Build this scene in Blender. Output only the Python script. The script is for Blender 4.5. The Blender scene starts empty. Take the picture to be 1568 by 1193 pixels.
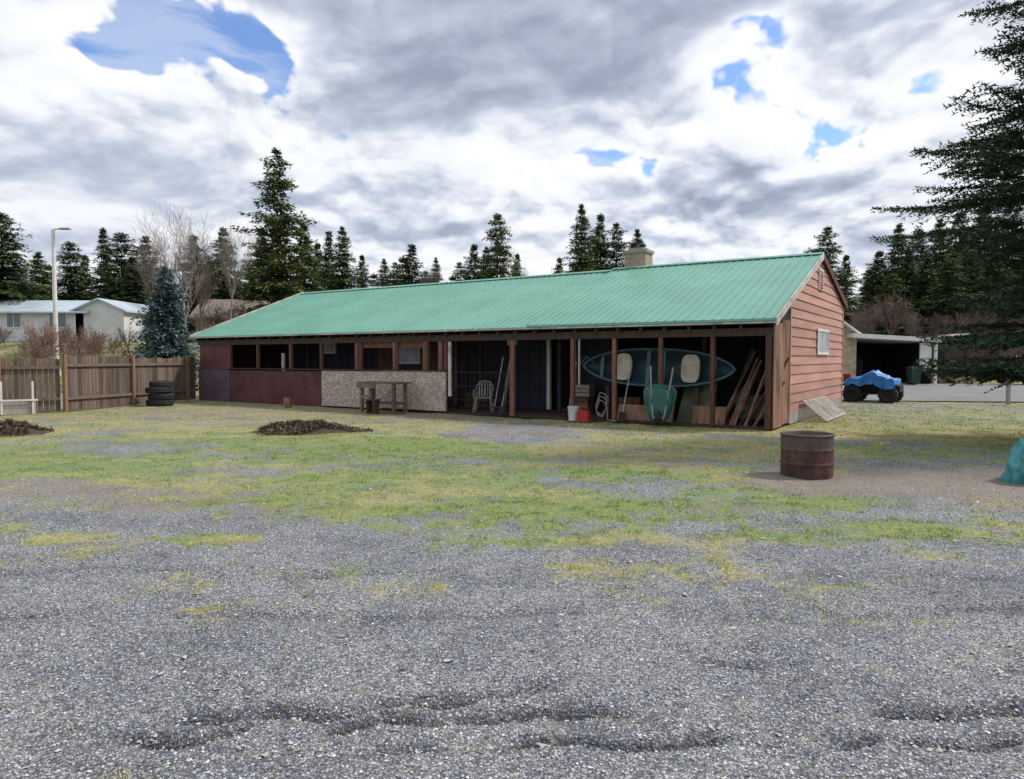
import bpy, math, random
import numpy as np
from mathutils import Vector, Matrix, Euler
random.seed(3); rng=np.random.default_rng(5)
scene=bpy.context.scene
scene.view_settings.view_transform='Standard'; scene.view_settings.look='None'
scene.view_settings.exposure=0; scene.view_settings.gamma=1
# ------------------------------------------------------------ helpers
def sstep(a,b,x):
    t=np.clip((x-a)/(b-a),0,1); return t*t*(3-2*t)
_tab=np.random.default_rng(11).random((256,256))
def vnoise(x,y):
    xi=np.floor(x).astype(int); yi=np.floor(y).astype(int); fx=x-xi; fy=y-yi
    fx=fx*fx*(3-2*fx); fy=fy*fy*(3-2*fy)
    g=lambda a,b:_tab[a%256,b%256]
    return (g(xi,yi)*(1-fx)+g(xi+1,yi)*fx)*(1-fy)+(g(xi,yi+1)*(1-fx)+g(xi+1,yi+1)*fx)*fy
def fbm(x,y,o=4):
    s=0;a=.5;n=0
    for i in range(o):
        s=s+a*vnoise(x*2**i+17.3*i,y*2**i+9.1*i); n+=a; a*=.5
    return s/n
def gz(x,y):
    x=np.asarray(x,float); y=np.asarray(y,float)
    left=sstep(-8,-20,x)
    h=left*sstep(33,56,y)*3.0+(1-left)*sstep(50,95,y)*3.0+sstep(60,160,y)*4.0
    h=h+(fbm(x*.05,y*.05)-.5)*1.2*sstep(45,90,y)
    return h
def G(x,y): return float(gz(x,y))
class NT:
    def __init__(s,tree): s.t=tree; s.n=tree.nodes; s.l=tree.links
    def put(s,sock,v):
        if v is None: return
        if hasattr(v,'is_output'): s.l.new(v,sock)
        else: sock.default_value=v
    def node(s,ty,out=0,props=None,**k):
        n=s.n.new(ty)
        for a,b in (props or {}).items(): setattr(n,a,b)
        for a,b in k.items():
            a=a.replace('_',' ')
            s.put(n.inputs[a],b)
        return n.outputs[out]
    def m(s,op,a,b=0.0,c=None,clamp=False):
        n=s.n.new('ShaderNodeMath'); n.operation=op; n.use_clamp=clamp
        s.put(n.inputs[0],a); s.put(n.inputs[1],b)
        if c is not None: s.put(n.inputs[2],c)
        return n.outputs[0]
    def vm(s,op,a,b=None,sc=None,out=0):
        n=s.n.new('ShaderNodeVectorMath'); n.operation=op
        s.put(n.inputs[0],a)
        if b is not None: s.put(n.inputs[1],b)
        if sc is not None: s.put(n.inputs['Scale'],sc)
        return n.outputs[out]
    def mix(s,f,a,b,bt='MIX'):
        n=s.n.new('ShaderNodeMixRGB'); n.blend_type=bt
        s.put(n.inputs[0],f)
        s.put(n.inputs[1],a if hasattr(a,'is_output') else tuple(a)+(1,))
        s.put(n.inputs[2],b if hasattr(b,'is_output') else tuple(b)+(1,))
        return n.outputs[0]
    def ss(s,v,a,b):
        n=s.n.new('ShaderNodeMapRange'); n.interpolation_type='SMOOTHSTEP'
        s.put(n.inputs[0],v); n.inputs[1].default_value=a; n.inputs[2].default_value=b
        n.inputs[3].default_value=0; n.inputs[4].default_value=1
        return n.outputs[0]
    def noise(s,vec,scale,detail=4,rough=.5,dist=0,out=0):
        n=s.n.new('ShaderNodeTexNoise'); s.put(n.inputs['Vector'],vec)
        n.inputs['Scale'].default_value=scale; n.inputs['Detail'].default_value=detail
        n.inputs['Roughness'].default_value=rough; n.inputs['Distortion'].default_value=dist
        return n.outputs[out]
    def scale(s,vec,sc): return s.vm('MULTIPLY',vec,tuple(sc))
    def bump(s,h,st=.5,d=.01):
        n=s.n.new('ShaderNodeBump'); n.inputs['Strength'].default_value=st; n.inputs['Distance'].default_value=d
        s.put(n.inputs['Height'],h); return n.outputs[0]
def newmat(name):
    m=bpy.data.materials.new(name); m.use_nodes=True; t=NT(m.node_tree)
    b=m.node_tree.nodes['Principled BSDF']; t.b=b
    return m,t
def M(name,col,rough=.7,metal=0,var=.25,sc=3,st=(1,1,1),bump=.15,stain=None,spec=.3,pervar=.0,fine=40,bd=.01):
    """procedural surface: object-space noise, optional stain colour and per-face variation"""
    m,t=newmat(name)
    tc=t.node('ShaderNodeTexCoord',3)
    v=t.scale(tc,st)
    n1=t.noise(v,sc,4,.6); n2=t.noise(v,fine,3,.6)
    c=t.mix(t.ss(n1,.3,.7),[x*(1-var) for x in col],[min(1,x*(1+var)) for x in col])
    c=t.mix(t.m('MULTIPLY',t.ss(n2,.35,.75),.35),c,[x*.5 for x in col])
    if stain: c=t.mix(t.ss(t.noise(v,sc*.7,4,.65,.5),.5,.68),c,stain)
    if pervar:
        a=t.node('ShaderNodeAttribute',2,props={'attribute_name':'var'})
        f=t.m('ADD',t.m('MULTIPLY',a,pervar*2),1-pervar)
        cb=t.n.new('ShaderNodeCombineColor')
        for i in range(3): t.l.new(f,cb.inputs[i])
        c=t.mix(1,c,cb.outputs[0],'MULTIPLY')
    t.l.new(c,t.b.inputs['Base Color'])
    t.b.inputs['Roughness'].default_value=rough; t.b.inputs['Metallic'].default_value=metal
    t.b.inputs['Specular IOR Level'].default_value=spec
    if bump: t.l.new(t.bump(n2,bump,bd),t.b.inputs['Normal'])
    return m
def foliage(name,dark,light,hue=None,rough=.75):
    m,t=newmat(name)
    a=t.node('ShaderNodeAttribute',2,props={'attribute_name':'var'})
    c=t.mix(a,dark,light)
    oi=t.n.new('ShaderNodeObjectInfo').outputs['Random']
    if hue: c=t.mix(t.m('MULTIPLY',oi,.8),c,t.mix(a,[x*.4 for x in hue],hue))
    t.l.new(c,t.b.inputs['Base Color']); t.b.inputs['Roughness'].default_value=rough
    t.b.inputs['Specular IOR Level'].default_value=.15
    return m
def npmesh(name,V,F,var,mat,smooth=False):
    me=bpy.data.meshes.new(name); V=np.asarray(V,np.float32); F=np.asarray(F,np.int32)
    k=F.shape[1]
    me.vertices.add(len(V)); me.vertices.foreach_set('co',V.ravel())
    me.loops.add(F.size); me.loops.foreach_set('vertex_index',F.ravel())
    me.polygons.add(len(F)); me.polygons.foreach_set('loop_start',np.arange(len(F),dtype=np.int32)*k)
    me.polygons.foreach_set('loop_total',np.full(len(F),k,np.int32))
    if smooth: me.polygons.foreach_set('use_smooth',np.ones(len(F),bool))
    me.update(calc_edges=True)
    if var is not None:
        at=me.attributes.new('var','FLOAT','FACE'); at.data.foreach_set('value',np.asarray(var,np.float32))
    me.materials.append(mat); return me
def link(name,data,parent=None,mw=None):
    o=bpy.data.objects.new(name,data); scene.collection.objects.link(o)
    if parent: o.parent=parent
    if mw is not None: o.matrix_world=mw
    return o
class MB:
    def __init__(s): s.v=[];s.f=[];s.m=[];s.c=[]
    def add(s,vs,fs,m=0,c=None,X=None):
        o=len(s.v); c=random.random() if c is None else c
        for p in vs:
            p=Vector(p); s.v.append(tuple(X@p if X else p))
        for f in fs: s.f.append([i+o for i in f]); s.m.append(m); s.c.append(c)
    def box(s,x0,x1,y0,y1,z0,z1,m=0,c=None,X=None):
        vs=[(x,y,z) for z in (z0,z1) for y in (y0,y1) for x in (x0,x1)]
        s.add(vs,[(0,2,3,1),(4,5,7,6),(0,1,5,4),(2,6,7,3),(0,4,6,2),(1,3,7,5)],m,c,X)
    def beam(s,p0,p1,w,d,m=0,c=None):
        p0=Vector(p0);p1=Vector(p1);a=p1-p0;L=a.length;a.normalize()
        q=a.to_track_quat('Z','Y').to_matrix().to_4x4(); q.translation=p0
        s.box(-w/2,w/2,-d/2,d/2,0,L,m,c,q)
    def tube(s,p0,p1,r0,r1=None,n=8,m=0,c=.5,caps=True):
        r1=r0 if r1 is None else r1
        p0=Vector(p0);p1=Vector(p1);a=(p1-p0)
        q=a.to_track_quat('Z','Y').to_matrix(); vs=[]
        for p,r in((p0,r0),(p1,r1)):
            for i in range(n):
                t=2*math.pi*i/n; vs.append(p+q@Vector((r*math.cos(t),r*math.sin(t),0)))
        fs=[(i,(i+1)%n,n+(i+1)%n,n+i) for i in range(n)]
        if caps: fs+=[tuple(range(n))[::-1],tuple(range(n,2*n))]
        s.add(vs,fs,m,c)
    def path(s,pts,r,n=6,m=0,c=.5):
        for a,b in zip(pts[:-1],pts[1:]): s.tube(a,b,r,r,n,m,c)
    def lathe(s,prof,n=24,m=0,X=None,c=.5,jit=0):
        vs=[];fs=[]
        for r,z in prof:
            for i in range(n):
                t=2*math.pi*i/n; rr=r*(1+jit*math.sin(3*t+z*9)); vs.append((rr*math.cos(t),rr*math.sin(t),z))
        for j in range(len(prof)-1):
            for i in range(n): fs.append((j*n+i,j*n+(i+1)%n,(j+1)*n+(i+1)%n,(j+1)*n+i))
        s.add(vs,fs,m,c,X)
    def obj(s,name,mats,parent=None,mw=None,bevel=0,smooth=False):
        me=bpy.data.meshes.new(name); me.from_pydata(s.v,[],s.f); me.update()
        for x in mats: me.materials.append(x)
        me.polygons.foreach_set('material_index',s.m)
        at=me.attributes.new('var','FLOAT','FACE'); at.data.foreach_set('value',s.c)
        if smooth: me.polygons.foreach_set('use_smooth',[True]*len(s.f))
        o=link(name,me)
        if parent: o.parent=parent
        elif mw is not None: o.matrix_world=mw
        if bevel:
            b=o.modifiers.new('b','BEVEL'); b.width=bevel; b.segments=2; b.limit_method='ANGLE'
        return o
# ------------------------------------------------------------ camera
cam=bpy.data.cameras.new('camera'); co=link('camera',cam)
cam.sensor_width=36; cam.lens=36*1093/1568; cam.clip_end=3000
co.location=(0,0,1.6); co.rotation_euler=(math.radians(90-2.46),0,0); scene.camera=co
# ------------------------------------------------------------ light and clouded sky
sd=Vector((.85,.15,.95)).normalized()
sl=bpy.data.lights.new('sun','SUN'); sl.energy=3.5; sl.angle=math.radians(8); sl.color=(1,.95,.87)
so=link('sun',sl); so.rotation_euler=sd.to_track_quat('Z','Y').to_euler()
f4=np.float32
CK=.30
_r=np.random.default_rng(78); tab=_r.random((512,512)).astype(f4); tabx=_r.random((512,512)).astype(f4); taby=_r.random((512,512)).astype(f4)
def vn(a,b):
    xi=np.floor(a).astype(np.int32); yi=np.floor(b).astype(np.int32); fx=a-xi; fy=b-yi
    fx=fx*fx*fx*(fx*(fx*6-15)+10); fy=fy*fy*fy*(fy*(fy*6-15)+10)
    x0=xi&511;x1=(xi+1)&511;y0=yi&511;y1=(yi+1)&511
    return (tab[x0,y0]*(1-fx)+tab[x1,y0]*fx)*(1-fy)+(tab[x0,y1]*(1-fx)+tab[x1,y1]*fx)*fy
def fb(a,b,o,gain=.5,s=0.):
    r=0;k=1.;n=0;c_,s_=math.cos(.6),math.sin(.6)
    for i in range(o):
        r=r+k*vn(a+s+31.7*i,b+s*1.7+11.3*i);n+=k;k*=gain; a,b=(a*c_-b*s_)*2.03,(a*s_+b*c_)*2.03
    return r/n
def worley(a,b):
    xi=np.floor(a).astype(np.int32); yi=np.floor(b).astype(np.int32); best=np.full(a.shape,9.,f4)
    for i in(-1,0,1):
        for j in(-1,0,1):
            cx=(xi+i)&511; cy=(yi+j)&511
            dx=xi+i+tabx[cx,cy]-a; dy=yi+j+taby[cx,cy]-b
            best=np.minimum(best,dx*dx+dy*dy)
    return 1-np.clip(best,0,1.2)/1.2
def wf(a,b,o,gain,s):
    r=0;k=1.;n=0
    for i in range(o): r=r+k*worley(a+s+7.3*i,b+s*2+3.1*i); n+=k;k*=gain;a,b=a*2.1,b*2.1
    return r/n
def field(qx,qy):
    wx=fb(qx*2.5,qy*2.5,4,.5,3.)-.5; wy=fb(qx*2.5,qy*2.5,4,.5,57.)-.5
    ax=qx+wx*.20; ay=qy+wy*.20
    base=fb(ax*1.7,ay*1.7,3,.45,5.)
    bil=wf(ax*2.6,ay*2.6,4,.5,20.)
    det=fb(ax*9,ay*9,4,.6,80.)
    return ((base-.5)*3.2+(bil-.62)*3.8+(det-.5)*1.0), ax, ay, bil, det
def cl(dx,dz):
    n=math.sqrt(1+dx*dx+dz*dz); k=dz/n+CK; return dx/n/k,1/n/k
def clouds(PH,EL):
    x=(np.cos(EL)*np.cos(PH)).astype(f4); y=(np.cos(EL)*np.sin(PH)).astype(f4); z=np.sin(EL).astype(f4)
    px=x/(z+CK)*1.25; py=y/(z+CK)*1.25
    d,ax,ay,bil,det=field(px,py)
    d2=field(px*.965+.012,py*.965)[0]
    d3=field(px*.90+.03,py*.90)[0]
    puff=wf(ax*7,ay*7,3,.55,44.)
    def bl(dx,dz,r):
        c=cl(dx,dz); rr=np.sqrt((ax-c[0]*1.25)**2+(ay-c[1]*1.25)**2)/r; return np.exp(-rr*rr)
    gap=0;dark=0
    for a in [(-.33,.43,.13),(-.38,.45,.10),(-.55,.43,.12),(-.48,.47,.10),(.28,.38,.15),(.36,.33,.15),(.42,.30,.14),(.12,.272,.11),(.17,.262,.09),(.34,.43,.12),(.62,.24,.13),(.5,.30,.10),(.58,.38,.10),(.24,.30,.06)]: gap=gap+bl(*a)
    for dx,dz,r,k in [(.0,.47,.36,1.),(.2,.47,.25,1.),(-.62,.24,.34,.9),(-.38,.23,.28,.7),(-.15,.22,.25,.5),(-.12,.36,.25,.4),(.12,.34,.16,.4),(.55,.50,.25,.4),(.3,.25,.12,.3)]: dark=dark+k*bl(dx,dz,r)
    gap=np.clip(gap,0,1.1); dark=np.clip(dark,0,1)
    T=d+1.25-2.3*gap+.5*dark
    Te=T+(puff-.62)*2.0+(det-.5)*.9
    cover=sstep(-.25,.4,Te)
    cir=fb(ax*2+ay*1.2,ay*8-ax*3,5,.6,9.)
    cover=np.maximum(cover,.3*sstep(.50,.76,cir)*(Te<.6))
    rel=np.clip(d-d2,-.9,.9)*.25+np.clip(d-d3,-1.2,1.2)*.11
    body=.98-.39*(1-np.exp(-np.clip(T,0,5)*.72))
    br=body+rel*(1-.4*dark)-.17*dark+.06*(det-.5)*2+.05*sstep(.30,.05,z)+.10*(puff-.62)
    br=np.clip(br,0,1)
    pts=[0,.25,.42,.6,.8,1.0]
    R=np.interp(br,pts,[.20,.26,.36,.53,.87,1.0]); Gc=np.interp(br,pts,[.23,.30,.41,.59,.90,1.0]); B=np.interp(br,pts,[.31,.40,.53,.71,.96,1.0])
    hz=.5*sstep(.16,.0,z)
    return np.stack([R*(1-hz)+.68*hz,Gc*(1-hz)+.76*hz,B*(1-hz)+.87*hz,cover],-1).astype(f4)
W_,H_=4096,2048
w0,h0=W_//8,H_//8
u=(np.arange(w0)+.5)/w0; v=(np.arange(h0//2)+.5)/h0+0.5
PH,EL=np.meshgrid(np.pi-u*2*np.pi,(v-.5)*np.pi); lo=clouds(PH.astype(f4),EL.astype(f4))
img=np.zeros((H_,W_,4),f4); img[H_//2:]=np.repeat(np.repeat(lo,8,0),8,1)
c0,c1,r1=1024-620,1024+620,480
u=(np.arange(c0,c1)+.5)/W_; v=(np.arange(r1)+.5)/H_+.5
PH,EL=np.meshgrid(np.pi-u*2*np.pi,(v-.5)*np.pi); img[H_//2:H_//2+r1,c0:c1]=clouds(PH.astype(f4),EL.astype(f4))
img[:H_//2]=img[H_//2]
def mkimg(n,a):
    im=bpy.data.images.new(n,W_,H_,alpha=False,float_buffer=True); im.colorspace_settings.name='Non-Color'
    im.pixels.foreach_set(np.ascontiguousarray(a,dtype=np.float32).ravel()); im.update(); im.pack(); return im
col=img.copy(); col[...,3]=1
cv=np.ones_like(img); cv[...,:3]=img[...,3:4]
w=bpy.data.worlds.new('World'); scene.world=w; w.use_nodes=True
wt=NT(w.node_tree); n=w.node_tree.nodes; l=w.node_tree.links; n.clear()
sky=n.new('ShaderNodeTexSky'); sky.sky_type='NISHITA'; sky.sun_disc=False
sky.sun_elevation=math.asin(sd.z); sky.sun_rotation=math.atan2(sd.x,sd.y)
b1=n.new('ShaderNodeBackground'); l.new(wt.mix(1,sky.outputs[0],(.95,1.12,1.42),'MULTIPLY'),b1.inputs[0]); b1.inputs[1].default_value=.145
e1=n.new('ShaderNodeTexEnvironment'); e1.image=mkimg('cloud_colour',col); e2=n.new('ShaderNodeTexEnvironment'); e2.image=mkimg('cloud_cover',cv)
b2=n.new('ShaderNodeBackground'); l.new(e1.outputs[0],b2.inputs[0]); b2.inputs[1].default_value=1.05
mx=n.new('ShaderNodeMixShader'); l.new(e2.outputs[0],mx.inputs[0]); l.new(b1.outputs[0],mx.inputs[1]); l.new(b2.outputs[0],mx.inputs[2])
o=n.new('ShaderNodeOutputWorld'); l.new(mx.outputs[0],o.inputs[0])
del img,col,cv
# ------------------------------------------------------------ ground
def blobm(x,y,cx,cy,rx,ry):
    return np.clip(1-np.sqrt(((x-cx)/rx)**2+((y-cy)/ry)**2),0,1)
def masks(x,y):
    n1=fbm(x*.55+3,y*.8+7,5); n2=fbm(x*1.7+40,y*2.2+3,4); n3=fbm(x*.25+9,y*.4+90,3); n4=fbm(x*4+4,y*4+31,3)
    far=sstep(3.0,8.2,y)
    g=(n1*.42+n2*.33+n4*.25)+far*.20-.10+sstep(8.5,11,y)*.045
    for cx,cy,rx,ry,k in [(-2.0,13.2,3.5,1.8,.16),(-2.5,9.2,2.6,1.3,.13),(1.2,8.0,3.4,1.0,.14),(3.6,6.6,3,.8,.12),(-2.7,6.3,.7,.35,.16),(-6,15,4,1.5,.1),(7,17,5,3,.14),(10,19,6,6,.18),(4.5,12.5,3,1.4,.12),(-1.2,5.5,.5,.22,.12),(.4,5.6,.3,.14,.16),(2.3,4.4,.5,.14,.12),(1.6,3.75,.25,.1,.12),(-2.0,4.6,.25,.1,.12),(2.5,5.1,.4,.14,.13),(.75,3.4,.16,.06,.14),(1.0,4.0,.2,.07,.12),(-1.0,4.2,.2,.07,.12)]:
        g=g+k*np.minimum(1,blobm(x,y,cx,cy,rx,ry)*1.6)
    for cx,cy,rx,ry,k in [(0.3,15.8,2.4,2.6,.16),(6.5,9.4,3.4,1.6,.22),(3.8,9.6,1.2,1,.12),(-3.5,7.4,3,.7,.08),(-1.2,2.9,1.6,.6,.12)]:
        g=g-k*np.minimum(1,blobm(x,y,cx,cy,rx,ry)*2)
    grass=sstep(.44,.71,g)*(1-.2*sstep(16,20,y))
    dry=np.clip(.20+sstep(.42,.64,n3)*.5+sstep(12.5,18,y)*.4+(n2-.5)*1.7-.65*np.minimum(1,2*blobm(x,y,-2.0,12.8,3.2,1.6))-.3*np.minimum(1,2*blobm(x,y,1,8.5,5,2)),0,1)
    soil=np.clip(1.6*blobm(x,y,6.8,9.3,4.2,1.8)+1.0*blobm(x,y,3.7,9.4,1.8,1.5)+2*blobm(x,y,-4.6,16,2.1,1.5)+.65*sstep(.48,.64,fbm(x*.5+70,y*.9,5))*far+.7*sstep(15,22,y)*sstep(8,2,x)+.9*sstep(-1.2,.0,-np.abs(y-(20-.65*(x-0))) ),0,1)
    tr=np.zeros_like(x)
    for c0,sl_,a,ph,w_,xa,xb in [(3.42,.13,.05,.3,.06,-1.6,.15),(3.20,.08,.04,1.2,.05,-1.9,.6),(3.45,-.10,.05,2.,.06,.8,3.4),(3.80,-.03,.05,.5,.05,1.1,3.6),(5.35,.0,.1,2.,.07,-4,5),(4.5,.02,.08,.5,.07,-4,4),(2.92,.05,.04,.9,.04,-.5,2.5)]:
        yc=c0+sl_*x+a*np.sin(x*2.2+ph)+.02*np.sin(x*9.1)+.08*(fbm(x*5,y*5+c0,2)-.5); k=np.exp(-((y-yc)/w_)**2)*sstep(.34,.56,fbm(x*2.4+c0*7,y*3,4))*sstep(xa-.3,xa+.3,x)*sstep(xb+.3,xb-.3,x)
        tr=np.maximum(tr,k*(1 if c0<4 else .5))
    return grass,dry,soil,tr
def coords(segs):
    return np.concatenate([np.arange(a,b,st) for a,b,st in segs])
def geo(a,b,f,st):
    r=[a]
    while abs(r[-1])<abs(b): r.append(r[-1]+st); st*=f
    return np.array(r)
xs=np.concatenate([geo(-22,-900,1.16,-.5)[::-1],coords([(-21.8,-8,.2),(-8,-3.5,.08),(-3.5,3.5,.028),(3.5,8,.08),(8,22,.2)]),geo(22,900,1.16,.5)])
ys=np.concatenate([geo(0,-300,1.3,-.6)[::-1],coords([(.3,2.4,.3),(2.4,4.2,.018),(4.2,8,.045),(8,14,.1),(14,30,.18),(30,60,.8)]),geo(60,1500,1.14,1.2)])
def relief(x,y,tr):
    near=sstep(30,20,y)
    return gz(x,y)+near*((fbm(x*.35,y*.35,4)-.5)*.07+(fbm(x*2.2,y*2.2,4)-.5)*.05+(fbm(x*7,y*7,4)-.5)*.045*sstep(12,6,y))-.03*near-tr*.05
X,Y=np.meshgrid(xs,ys)
gr,dr,so_,tr=masks(X,Y)
Z=relief(X,Y,tr)
V=np.stack([X,Y,Z],-1).reshape(-1,3)
ny,nx=X.shape; I=np.arange(ny*nx).reshape(ny,nx)
F=np.stack([I[:-1,:-1],I[:-1,1:],I[1:,1:],I[1:,:-1]],-1).reshape(-1,4)
def zat(x,y):
    x=np.asarray(x,float);y=np.asarray(y,float)
    return relief(x,y,masks(x,y)[3])
gm,t=newmat('gravel_and_grass')
pos=t.node('ShaderNodeNewGeometry',0)
def att(n): return t.node('ShaderNodeAttribute',2,props={'attribute_name':n})
va=t.n.new('ShaderNodeTexVoronoi'); t.l.new(pos,va.inputs['Vector']); va.inputs['Scale'].default_value=82
vb=t.n.new('ShaderNodeTexVoronoi'); t.l.new(pos,vb.inputs['Vector']); vb.inputs['Scale'].default_value=150
sa=t.node('ShaderNodeSeparateColor',0,Color=va.outputs['Color']); sb=t.node('ShaderNodeSeparateColor',1,Color=vb.outputs['Color'])
big=t.noise(pos,.9,5,.65); mid=t.noise(pos,9,5,.7); fin=t.noise(pos,45,3,.7)
st=t.m('ADD',t.m('MULTIPLY',sa,.6),t.m('MULTIPLY',sb,.4))
cr=t.n.new('ShaderNodeValToRGB'); t.l.new(st,cr.inputs[0]); e=cr.color_ramp.elements
e[0].position=.1;e[0].color=(.09,.095,.11,1); e[1].position=.93;e[1].color=(.80,.80,.79,1)
q=e.new(.5);q.color=(.27,.28,.305,1); q=e.new(.75);q.color=(.44,.445,.46,1)
gcol=t.mix(t.m('MULTIPLY',t.ss(va.outputs['Distance'],.3,.8),.8),cr.outputs[0],(.07,.07,.078))
gcol=t.mix(t.m('MULTIPLY',t.ss(mid,.48,.74),.35),gcol,(.34,.29,.22))
gcol=t.mix(t.m('MULTIPLY',t.ss(big,.42,.62),.75),gcol,t.mix(1,gcol,(.68,.69,.74),'MULTIPLY'))
soilc=t.mix(t.ss(fin,.3,.7),(.12,.085,.06),(.38,.30,.22))
sm=t.ss(t.m('ADD',att('soil'),t.m('MULTIPLY',t.m('SUBTRACT',mid,.5),1.5)),.35,.75)
c=t.mix(t.m('MULTIPLY',sm,.6),gcol,soilc)
c=t.mix(t.m('MULTIPLY',att('track'),.95),c,t.mix(1,c,(.26,.26,.28),'MULTIPLY'))
gn=t.noise(pos,28,4,.75)
gd=t.mix(t.ss(gn,.35,.7),(.12,.175,.032),(.28,.36,.072))
ge=t.mix(t.ss(gn,.35,.7),(.25,.22,.08),(.50,.45,.18))
gcx=t.mix(t.ss(t.m('ADD',att('dry'),t.m('MULTIPLY',t.m('SUBTRACT',mid,.5),1.8)),.2,.9),gd,ge)
gmk=t.ss(t.m('ADD',t.m('ADD',att('grass'),t.m('MULTIPLY',t.m('SUBTRACT',fin,.5),1.7)),t.m('MULTIPLY',t.m('SUBTRACT',mid,.5),2.2)),.28,1.1)
c=t.mix(t.m('MULTIPLY',gmk,.82),c,gcx)
sp=t.n.new('ShaderNodeSeparateXYZ'); t.l.new(pos,sp.inputs[0])
farc=t.mix(t.ss(t.noise(pos,.35,5,.7),.35,.65),(.09,.11,.045),(.30,.26,.13))
c=t.mix(t.ss(sp.outputs[1],30,36),c,farc)
t.l.new(c,t.b.inputs['Base Color']); t.b.inputs['Roughness'].default_value=.9; t.b.inputs['Specular IOR Level'].default_value=.2
h=t.m('ADD',t.m('MULTIPLY',va.outputs['Distance'],-1),t.m('MULTIPLY',fin,.8))
t.l.new(t.bump(h,.85,.010),t.b.inputs['Normal'])
me=npmesh('ground',V,F,None,gm,True)
for n,a in (('grass',gr),('dry',dr),('soil',so_),('track',tr)):
    at=me.attributes.new(n,'FLOAT','POINT'); at.data.foreach_set('value',a.astype(np.float32).ravel())
link('ground',me)
def scatter(n,y0,y1,p=1.6):
    u=rng.random(n); y=(y0**(1-p)+(u*(y1**(1-p)-y0**(1-p))))**(1/(1-p))
    x=(rng.random(n)*2-1)*(y*.76+.5); return x,y
def tris(base,dirv,side,L,W,lean=0):
    a=base-side*W[:,None]; b=base+side*W[:,None]; c=base+dirv*L[:,None]
    V=np.stack([a,b,c],1).reshape(-1,3); F=np.arange(len(V)).reshape(-1,3); return V,F
x,y=scatter(1000000,2.5,30,1.0001)
g,d,s_,tk=masks(x,y)
cl_=fbm(x*6,y*6,3)
keep=rng.random(len(x))<np.clip(g*.65*sstep(.43,.69,cl_)+.010,0,1)*(1-tk)
hx,hy=5.86,16.05; cu,su=.838,.546
loc_s=-(x-hx)*cu+(y-hy)*su; loc_t=(x-hx)*su+(y-hy)*cu
keep&=~((loc_t>-.1)&(loc_s>-.1)&(loc_s<21.6))
x,y,d=x[keep],y[keep],d[keep]; n=len(x)
z=zat(x,y)-.004
th=rng.random(n)*6.283; ln=.3+rng.random(n)*1.1
dv=np.stack([np.cos(th)*ln,np.sin(th)*ln,np.ones(n)],1); dv/=np.linalg.norm(dv,axis=1)[:,None]
sv=np.stack([-np.sin(th+rng.random(n)),np.cos(th),np.zeros(n)],1)
L=(.014+.03*rng.random(n)**2)*(1+y*.025); W=(.0012+.0004*y)*(.7+.6*rng.random(n))
Vb,Fb=tris(np.stack([x,y,z],1),dv,sv,L,W)
grm,t=newmat('grass_blades')
a=t.node('ShaderNodeAttribute',2,props={'attribute_name':'var'})
r=t.n.new('ShaderNodeValToRGB'); t.l.new(a,r.inputs[0]); e=r.color_ramp.elements
e[0].color=(.13,.24,.032,1); e[1].color=(.55,.47,.22,1); q=e.new(.35); q.color=(.23,.34,.065,1); q=e.new(.65); q.color=(.39,.40,.12,1)
t.l.new(r.outputs[0],t.b.inputs['Base Color']); t.b.inputs['Roughness'].default_value=.6; t.b.inputs['Specular IOR Level'].default_value=.2
link('grass',npmesh('grass',Vb,Fb,np.clip(d*.75+rng.normal(0.08,.18,n),0,1),grm))
x,y=scatter(36000,2.5,9,1.6)
g,_,_,_=masks(x,y); k=g<.6; x=x[k];y=y[k];n=len(x)
oc=np.array([[1,0,0],[0,1,0],[-1,0,0],[0,-1,0],[0,0,.7],[0,0,-.7]],float)
of=np.array([[0,1,4],[1,2,4],[2,3,4],[3,0,4]])
sz=.0035+.006*rng.random(n)**2.5
Vs=oc[None]*sz[:,None,None]*(.6+.8*rng.random((n,6,1)))*(.7+.6*rng.random((n,1,3)))
th=rng.random(n)*6.28; c_,s_=np.cos(th)[:,None],np.sin(th)[:,None]
Vs=np.stack([Vs[...,0]*c_-Vs[...,1]*s_,Vs[...,0]*s_+Vs[...,1]*c_,Vs[...,2]],-1)
Vs+=np.stack([x,y,zat(x,y)+.002],1)[:,None]
Fs=(of[None]+6*np.arange(n)[:,None,None]).reshape(-1,3)
stm=foliage('stone_chips',(.10,.10,.115),(.66,.66,.66))
link('gravel',npmesh('gravel',Vs.reshape(-1,3),Fs,np.repeat(rng.random(n)**1.6,4),stm))
x,y=scatter(1300,2.6,20,1.1); n=len(x)
th=rng.random(n)*6.28; sc_=(.004+.017*rng.random(n)**8+.0008*y)
hexa=[]
for i in range(6):
    a=th+i*1.047+rng.normal(0,.25,n); rr=sc_*(.6+.7*rng.random(n))*np.where(i%3==0,1.7,.8)
    hexa.append(np.stack([x+np.cos(a)*rr,y+np.sin(a)*rr,zat(x,y)+.004+rr*.5*rng.random(n)],1))
Vl=np.stack(hexa,1).reshape(-1,3); Fl=np.arange(len(Vl)).reshape(-1,6)
lm=foliage('dead_leaves',(.15,.11,.08),(.62,.58,.52))
link('fallen_leaves',npmesh('fallen_leaves',Vl,Fl,rng.random(n)**1.4,lm))
x,y=scatter(700,2.6,14,1.2); n=len(x); th=rng.random(n)*6.28
dv=np.stack([np.cos(th),np.sin(th),.1*rng.random(n)],1); sv=np.stack([-np.sin(th),np.cos(th),0*th],1)
Vl,Fl=tris(np.stack([x,y,zat(x,y)+.006],1),dv,sv,.04+.10*rng.random(n)**2,.0015+.0003*y)
link('twigs',npmesh('twigs',Vl,Fl,rng.random(n),foliage('twig_bark',(.06,.04,.03),(.30,.24,.18))))
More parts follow.
